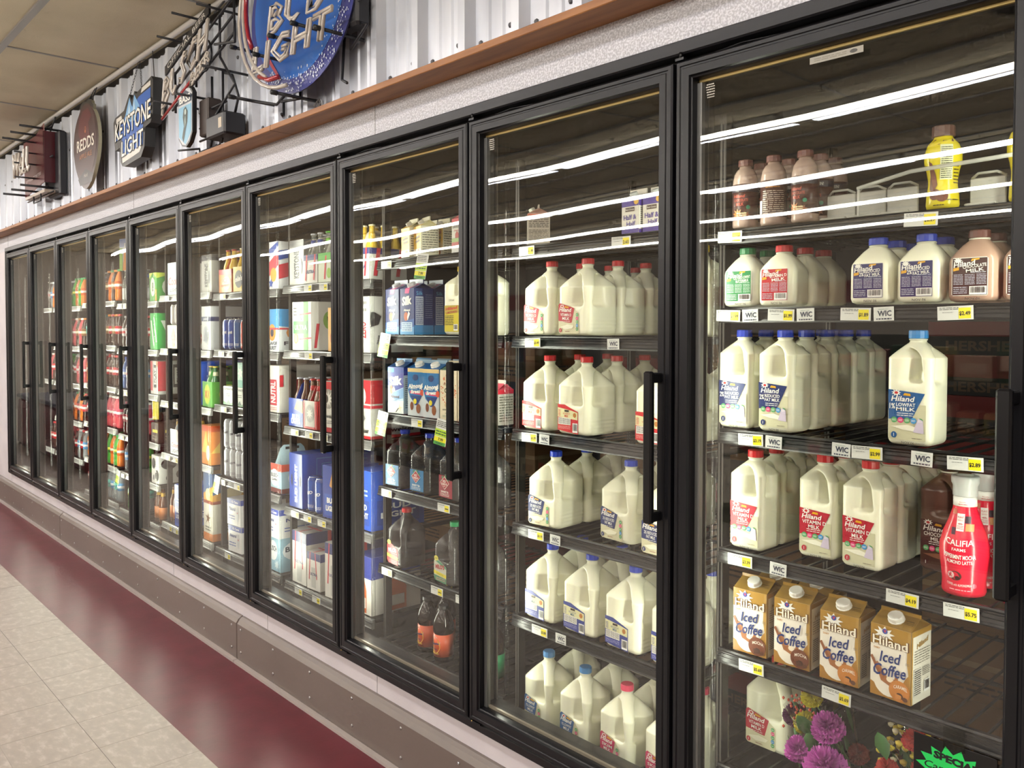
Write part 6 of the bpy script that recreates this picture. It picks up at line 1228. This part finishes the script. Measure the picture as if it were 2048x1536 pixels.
a.poly([(-2.905, 2.47), (-2.89, 2.445), (-2.875, 2.47), (-2.862, 2.50), (-2.84, 2.535), (-2.835, 2.585), (-2.86, 2.61), (-2.885, 2.60), (-2.895, 2.565), (-2.882, 2.52), (-2.897, 2.49)], C('34423c')); a.layer = 3; a.disc(-2.862, 2.585, .012, .014, C('b8c8c0')); a.poly([(-2.87, 2.51), (-2.858, 2.535), (-2.862, 2.57), (-2.872, 2.55)], C('9ab4b0')); m.v = [(x+.115, y, z-.03) for x, y, z in m.v]; child('fish_badge', m, e, off, 'pale blue fish badge')

# 5. round blue neon sign
e = empty('neon_sign', 'round blue neon sign with white block lettering, nearest sign', 'neon sign', (-1.75, -.03, 2.46), 0, 'beer signs on the metal wall'); off = Vector((-1.75, -.03, 2.46))
M_bd = noise_mat('blue_sign_print', hexc('1c58b0'), hexc('2a6cc4'), 3, .3)
cx, cz = -1.765, 2.805; ol = [(cx+.415*math.cos(2*PI*i/48), cz+.345*math.sin(2*PI*i/48)) for i in range(48)]
m = MB(); m.prism(ol, -.062, -.056, C('3a3f86', .3), C('26284a')); a = Art(m, lambda u, v, o: (cx+u, -.0625-o, cz+v), .0008)
a.disc(-.02, .02, .36, .305, M_bd, 40); a.layer = 1; rnd = random.Random(9)
for i in range(300):
    t = rnd.uniform(-2.3, -.15); q = rnd.gauss(.90, .07); sx = rnd.uniform(.0016, .0045)
    if q < .99: a.disc(.415*q*math.cos(t), .345*q*math.sin(t), sx, sx*rnd.uniform(.8, 1.6), C('d8e0f0'), 5)
a.poly([(-.27, -.06), (-.255, -.065), (-.245, -.16), (-.15, -.26), (-.16, -.27), (-.26, -.17)], C('b83044')); child('sign_disc', m, e, off)
m = MB(); outline_tubes(m, 'BUD', -1.86, -.145, 2.680, .105, M_neon, .0072, w=.46, bold=0, shear=.25); outline_tubes(m, 'LIGHT', -2.0, -.145, 2.560, .100, M_neon, .0072, w=.60, bold=0, shear=.25)
arc = [(cx+.40*math.cos(t)+.06, -.15, cz+.33*math.sin(t)-.02) for t in [PI*.72+i*PI*.78/14 for i in range(15)]]; m.tube(arc, .0085, M_neon, 6); m.tube([(x+.035, y, z+.02) for x, y, z in arc[:12]], .008, M_neon, 6); m.tube([(x+.06, y, z+.04) for x, y, z in arc[:9]], .009, M_neonr, 6); m.tube([(-1.93, -.15, 2.535), (-1.85, -.15, 2.505), (-1.77, -.15, 2.50)], .010, M_neonr, 6)
child('neon_tubing', m, e, off, 'unlit cream neon letters with red arc')
m = MB()
for x, z in ((-2.14, 2.70), (-2.16, 2.50), (-1.80, 2.66), (-1.62, 2.66), (-1.46, 2.74), (-1.93, 2.62), (-1.78, 2.44), (-1.45, 2.60)):
    m.tube([(x, .03, z), (x, -.15, z)], .007, M_blkm, 6); m.tube([(x, -.15, z), (x, -.175, z)], .010, M_tip, 6)
m.tube([(-2.16, -.08, 2.50), (-2.04, -.02, 2.47), (-1.95, -.02, 2.50)], .006, M_blkm, 6); m.tube([(-1.96, -.03, 2.47), (-1.96, -.03, 2.40), (-1.86, -.09, 2.385)], .006, M_blkm, 6); m.tube([(-1.98, -.03, 2.468), (-1.82, -.03, 2.45), (-1.82, -.03, 2.475)], .006, M_blkm, 6)
m.tube([(-1.42, -.02, 2.64), (-1.30, -.05, 2.60), (-1.44, -.03, 2.55)], .006, M_blkm, 6); m.tube([(-1.50, -.02, 2.62), (-1.52, -.02, 2.46), (-1.42, -.06, 2.42)], .006, M_blkm, 6); m.rbox(-1.62, -.055, 2.62, -1.36, .004, 2.98, M_blkm, .01)
for z in (2.70, 2.85): m.tube([(-2.08, -.045, z), (-1.33, -.045, z)], .006, M_blkm, 6)
child('support_frame', m, e, off)
m = MB(); rnd = random.Random(4)
for i in range(9):
    p = Vector((-1.74, .01, 2.44)); pts = [p]
    for j in range(4): p = p+Vector((rnd.uniform(-.018, .018), rnd.uniform(-.008, .004), -rnd.uniform(.006, .022))); pts.append(p)
    m.tube(pts, .0014, mat('dust_grey', (.22, .20, .19), .9), 4)
o = obj('cobweb', m); tag(o, 'grey tangle of cobweb under the round blue sign', 'cobweb')

# ================================================================ bouquets and the special sign behind the nearest door
M_wrap = glassy('cellophane', 1.5, (.93, .93, .93), .06, .004, 30); M_stem = mat('flower_stem', (.08, .16, .04), .5); M_leaf = mat('leaf_green', (.045, .14, .035), .4)
def blossom(mb, c, r, m, m2, seed, up=(0, -.5, .85)):
    rnd = random.Random(seed); c = Vector(c); up = Vector(up).normalized(); a = up.orthogonal().normalized(); b = up.cross(a)
    for ring, (n, rr, h) in enumerate(((10, 1, -.1), (10, .92, .15), (9, .80, .38), (8, .62, .58), (7, .45, .72), (5, .26, .8))):
        for i in range(n):
            t = 2*PI*(i+ring*.5)/n+rnd.uniform(-.15, .15); d = a*math.cos(t)+b*math.sin(t); s = up.cross(d); R_ = r*rr*rnd.uniform(.88, 1.1)
            base = c+up*(h*r*.35); vs = []; K = 8
            for j in range(K+1):
                w_ = (j/K-.5); zz = up*(r*(.15+h*.8)+r*(.13 if j % 2 else -.09)+r*rnd.uniform(-.05, .05)); vs.append(base+d*R_*((.97 if j % 2 else .90)-.32*w_*w_*2)+s*w_*R_*1.25+zz)
            for j in range(K+1): w_ = (j/K-.5); vs.append(base+d*R_*.15+s*w_*R_*.2+up*r*(h*.45))
            mb.add(vs, [(j, j+1, K+2+j, K+1+j) for j in range(K)], m if rnd.random() < .7 else m2)
    mb.lathe([(r*.25, -r*.5), (r*.35, 0), (.001, .1*r)], M_leaf, 8, c)
def leaf(mb, c, d, l, w_, m):
    c = Vector(c); d = Vector(d).normalized(); s = d.cross(Vector((.3, -1, .2))).normalized(); n = d.cross(s)
    vs = [c]; 
    for t, k in ((.2, .6), (.5, 1), (.8, .65)): vs += [c+d*l*t+s*w_*k+n*.004, c+d*l*t-n*.003, c+d*l*t-s*w_*k+n*.004]
    vs.append(c+d*l); mb.add(vs, [(0, 1, 2), (0, 2, 3), (1, 4, 5, 2), (2, 5, 6, 3), (4, 7, 8, 5), (5, 8, 9, 6), (7, 10, 8), (8, 10, 9)], m, True)
def wrapcone(base, top, r0, r1, seed, n=26):
    rnd = random.Random(seed); base, top = Vector(base), Vector(top); ax = (top-base).normalized(); a = ax.orthogonal().normalized(); b = ax.cross(a); rings = []
    for i, t in enumerate((0, .25, .5, .75, 1)):
        rg = []
        for j in range(n):
            q = 2*PI*j/n; rr = (r0+(r1-r0)*t)*(1+.10*math.sin(j*2.4+i)*t)+rnd.uniform(-.004, .004)*t
            p = base+ax*((top-base).length*t*(1+(.03*math.sin(q*4+seed) if i == 4 else 0)))+a*rr*math.cos(q)+b*rr*math.sin(q); rg.append(tuple(p))
        rings.append(rg)
    m = MB(); m.loft(rings, M_wrap, True, False); return m
def bucket(x, label):
    m = MB(); m.lathe([(.075, 0), (.092, .19), (.096, .195), (.094, .2), (.088, .19), (.072, .006), (.001, .006)], mat('black_bucket', (.015, .015, .016), .4), 28); o = obj('flower_bucket', m); o.location = (x, .26, .226); return tag(o, label, 'bucket')
B0 = Vector((.33, .26, .510)); DZ = Vector((0, 0, .068))
e = empty('flower_bouquet', 'cellophane bouquet with pink carnations and a yellow bloom', 'bouquet', B0-DZ)
def bq_child(name, m, e, B): o = obj(name, m, e); o.location = -B; return o
PK, PK2, YL, YL2 = C('c860b8', .6), C('a84a9c', .6), C('dcd23c', .6), C('b8ac2c', .6)
for c, r, m1, m2, sd, nm in (((.300, .178, .665), .040, PK, PK2, 1, 'carnation'), ((.310, .150, .585), .050, PK, PK2, 2, 'carnation'), ((.235, .165, .595), .034, PK, PK2, 3, 'carnation'), ((.255, .190, .722), .028, YL, YL2, 4, 'yellow_bloom'), ((.232, .205, .645), .03, YL, YL2, 5, 'yellow_bloom'), ((.19, .23, .64), .032, C('6a3060', .6), C('50244a', .6), 6, 'carnation'), ((.345, .24, .60), .026, C('8a3a34', .6), C('6a2a28', .6), 7, 'carnation')):
    m = MB(); blossom(m, c, r, m1, m2, sd); m.tube([Vector(c)-Vector((0, -.01, r*.4)), (Vector(c)+B0)/2+Vector((0, .02, 0)), B0+Vector((0, 0, .01))], .003, M_stem, 5); bq_child(nm, m, e, B0)
m = MB(); leaf(m, (.268, .165, .640), (-.5, -.3, .8), .060, .018, M_leaf); leaf(m, (.262, .158, .610), (.2, -.3, .9), .055, .014, M_leaf); leaf(m, (.255, .16, .58), (.5, -.2, .6), .06, .016, M_leaf)
rnd = random.Random(8)
for i in range(26): leaf(m, (.27+rnd.uniform(-.07, .06), .23+rnd.uniform(-.03, .04), .52+rnd.uniform(0, .12)), (rnd.uniform(-.6, .25), rnd.uniform(-.4, .2), 1), rnd.uniform(.04, .09), rnd.uniform(.003, .008), M_leaf)
bq_child('foliage', m, e, B0)
m = MB()
for i in range(40):
    p = Vector((.225+rnd.gauss(0, .02), .185+rnd.gauss(0, .015), .68+rnd.gauss(0, .03))); m.lathe([(.001, -.004), (.004, 0), (.001, .004)], C('b84a30'), 5, p)
bq_child('red_filler_sprigs', m, e, B0)
w_ = wrapcone((.315, .25, .520), (.258, .205, .715), .035, .078, 3); bq_child('cellophane_wrap', w_, e, B0)
B1 = Vector((.545, .25, .510)); e = empty('flower_bouquet', 'small mixed bouquet of red, yellow and white blooms beside the special sign', 'bouquet', B1-DZ)
rnd = random.Random(12); m = MB()
for i in range(85):
    p = (.480+rnd.uniform(-.065, .065), .19+rnd.uniform(-.02, .04), .665+rnd.uniform(-.08, .075)); r = rnd.uniform(.004, .0085); m.lathe([(.001, -r), (r*.9, -r*.3), (r, .2*r), (.001, r*.7)], (C('d8c83c', .6), C('d8d0b0', .6), C('c8b03c', .6))[i % 3], 7, p)
bq_child('small_yellow_and_white_blooms', m, e, B1)
for c, r, sd in (((.500, .175, .712), .028, 11), ((.440, .175, .625), .026, 12), ((.515, .175, .650), .026, 13)):
    m = MB(); blossom(m, c, r, C('c8403c', .6), C('a83030', .6), sd); m.tube([c, B1+Vector((0, 0, .01))], .003, M_stem, 5); bq_child('red_carnation', m, e, B1)
m = MB(); leaf(m, (.445, .160, .655), (-.2, -.3, 1), .07, .016, M_leaf)
for i in range(20): leaf(m, (.49+rnd.uniform(-.05, .05), .22+rnd.uniform(-.03, .03), .54+rnd.uniform(0, .13)), (rnd.uniform(-.2, .4), rnd.uniform(-.4, .2), 1), rnd.uniform(.04, .09), rnd.uniform(.003, .008), M_leaf)
bq_child('foliage', m, e, B1); bq_child('cellophane_wrap', wrapcone((.555, .25, .520), (.495, .200, .715), .035, .062, 5), e, B1)
# special sign: black card taped to the shelf edge
m = MB(); m.rbox(-.085, -.0012, -.13, .085, .0012, .0, C('0c0c0d'), .0008); a = Art(m, lambda u, v, o: (u, -.0013-o, v), .0003)
a.star(-.002, -.068, .078, .058, 15, C('1fc85a', .6), .78, .1); a.layer = 1; a.text('SPECIAL', .004, -.036, .017, BLK, w=.092, bold=.06, rot=-.06); a.text('Carnations', -.002, -.060, .016, BLK, w=.118, bold=.01, shear=.2); a.text('Ask about', -.044, -.078, .006, C('0f4a24'), w=.030); a.text('Roses', .014, -.085, .018, BLK, w=.06, bold=.01, shear=.2); a.lines(-.04, -.108, .04, -.098, 2, BLK, .4, 3)
e = empty('special_sign', 'black card with green starburst reading SPECIAL taped low on the nearest door', 'sign', (.642, -.0085, .752), 0); e.scale = (.87, 1, .87); obj('card', m, e)
m = MB(); m.box(-.022, -.003, -.012, .022, -.0016, .035, glassy('tape', 1.4, (.75, .75, .72), .2)); obj('tape', m, e)

# ================================================================ stock in the cold room and store things that the glass reflects
def crate(x, y, z, label):
    m = MB(); c = C('101012')
    for a_, b_ in ((0, .02), (.12, .14), (.25, .27)): m.box(-.16, -.16, a_, .16, -.15, b_, c); m.box(-.16, .15, a_, .16, .16, b_, c); m.box(-.16, -.16, a_, -.15, .16, b_, c); m.box(.15, -.16, a_, .16, .16, b_, c)
    for i in range(9):
        u = -.155+.31*i/8
        for y_ in (-.155, .155): m.box(u-.004, y_-.003, 0, u+.004, y_+.003, .27, c); m.box(y_-.003, u-.004, 0, y_+.003, u+.004, .27, c)
    m.box(-.16, -.16, 0, .16, .16, .006, c); o = obj('milk_crate', m); o.location = (x, y, z); return tag(o, label, 'milk crate', 'black milk crates in the cold room')
lv = ['lowest', 'second', 'third', 'fourth', 'fifth', 'topmost']
for i in range(5): crate(.62, 1.50, .275*i, 'black milk crate in stack behind the half gallons, %s one' % lv[i])
P['redbox'] = boxp(.40, .30, .14, F('7c1c20', [('r', -.5, 0, .5, .45, '1c1c1e'), ('t', "HERSHEY'S", 0, .22, .26, .7, '6a5240'), ('r', .3, .05, .45, .3, 'c8b83c')]), 'stock_box', base=C('3a1214'))
for i in range(4): P['redbox'].put(.22, 1.60, 1.02+.142*i if i else 1.02, 'dark red stock box in cold room stack, %s one' % lv[i], 'stock box', 'dark red stock boxes')
P['brownbox'] = boxp(.40, .34, .25, F('8a6848', [('r', -.5, .46, .5, .54, 'a88c68'), ('l', -.3, .1, .2, .35, 3, '3a2c20')]), 'stock_box', base=C('8a6848'))
for i in range(4): P['brownbox'].put(.22, 1.60, .0+.252*i, 'brown stock box under the dark red boxes, %s one' % lv[i], 'stock box', 'brown stock boxes')
for j, xx in enumerate((-.55, -1.25, -2.0, -2.8, -3.6, -4.5)):
    for i in range(6): (P['brownbox'] if (i+j) % 3 else P['redbox']).put(xx, 1.42+.1*(j % 2), .252*i, 'stock box behind the %s, %s in its stack' % (['gallon milk', 'iced tea', 'blue beer', 'silver cans', 'silver carriers', 'far sodas'][j], lv[i]), 'stock box', 'cold room stock boxes')
# tiled low counter, gondola shelves and a checkout that show as reflections
def counter(x0, x1, y0, y1, h, top, body, name, label):
    m = MB(); m.rbox(x0, y0, .0, x1, y1, h, body, .03); e = empty(name, label, 'counter', ((x0+x1)/2, (y0+y1)/2, 0)); o = obj('counter_body', m, e); o.location = (-(x0+x1)/2, -(y0+y1)/2, 0)
    m = MB(); m.rbox(x0-.02, y0-.02, h, x1+.02, y1+.02, h+.05, top, .012); o = obj('counter_top', m, e); o.location = (-(x0+x1)/2, -(y0+y1)/2, 0)
counter(-11.5, -8.2, -1.75, -.95, .62, C('20263a'), mat('red_laminate', (.13, .014, .02), .3), 'store_counter', 'low dark red counter with navy top reflected in the far doors')
counter(-13.0, -8.0, -4.4, -3.7, .95, C('6a5a4a'), C('8a7a68'), 'store_counter', 'tan counter along the aisle reflected in the middle doors')
NTH = ORD+['thirteenth', 'fourteenth', 'fifteenth', 'sixteenth', 'seventeenth', 'eighteenth', 'nineteenth', 'twentieth', 'last but one', 'last']
def gondola(x, y, n, label, seed):
    e = empty('display_gondola', label, 'store shelf', (x, y, 0)); m = MB(); m.box(-n/2, -.03, 0, n/2, .03, 1.45, C('4a4640')); m.box(-n/2, -.4, 0, n/2, .4, .12, C('3a3632')); obj('back_panel', m, e)
    for z in (.12, .48, .82, 1.14): m = MB(); m.box(-n/2, -.38, z, n/2, .38, z+.025, C('6a645a')); obj('shelf', m, e)
    rnd = random.Random(seed); i = 0
    for z in (.145, .505, .845, 1.165):
        xx = -n/2+.12
        while xx < n/2-.1:
            w_ = rnd.uniform(.10, .24); h = rnd.uniform(.12, .24); m = MB(); m.rbox(-w_/2, -.08, 0, w_/2, .08, h, C(rnd.choice(('8a2c2c', '8a7a3c', '3c5a7a', '6a6a60', '7a4a2c', '2c4a34', 'a89a80'))), .004)
            a = Art(m, lambda u, v, o: (-u, .0805+o, v)); a.rect(-w_*.35, h*.3, w_*.35, h*.7, C(rnd.choice(('c8c0a8', '3a3a3c', 'a83030'))))
            o = obj('goods_box', m); o.location = (x+xx+w_/2, y+.28, z+.002); tag(o, 'goods box, %s along the %s shelf of the %s' % (NTH[i % len(NTH)], {.145: 'lowest', .505: 'second', .845: 'third', 1.165: 'top'}[z], label), 'goods box', 'goods on the '+label); xx += w_+.03; i += 1
        i = 0
gondola(-1.2, -4.6, 3.0, 'long gondola opposite the gallon milk', 1); gondola(-5.6, -4.2, 3.4, 'long gondola opposite the beer doors', 2); gondola(2.2, -4.6, 2.4, 'gondola opposite the nearest door', 3)
m = MB(); m.lathe([(.30, 0), (.30, -.012), (.26, -.03), (.20, -.02), (.16, -.035), (.10, -.02), (.06, -.03), (.001, -.02)], C('2a2620', .4), 28)
for i in range(24): t = 2*PI*i/24; m.box(.28*math.cos(t)-.006, .28*math.sin(t)-.006, -.04, .28*math.cos(t)+.006, .28*math.sin(t)+.006, -.01, C('b8b0a0'))
o = obj('ceiling_vent', m); o.location = (.05, -2.75, CEIL-.002); tag(o, 'round louvred ceiling vent reflected in the nearest door', 'vent')
m = MB(); m.tube([(-.55, -2.9, CEIL-.01), (-.35, -2.7, CEIL-.03), (-.1, -2.6, CEIL-.012), (.1, -2.3, CEIL-.012)], .008, C('9a8e80'), 6); o = obj('ceiling_cable', m); tag(o, 'loose pale cable lying along the ceiling, reflected in glass', 'cable')
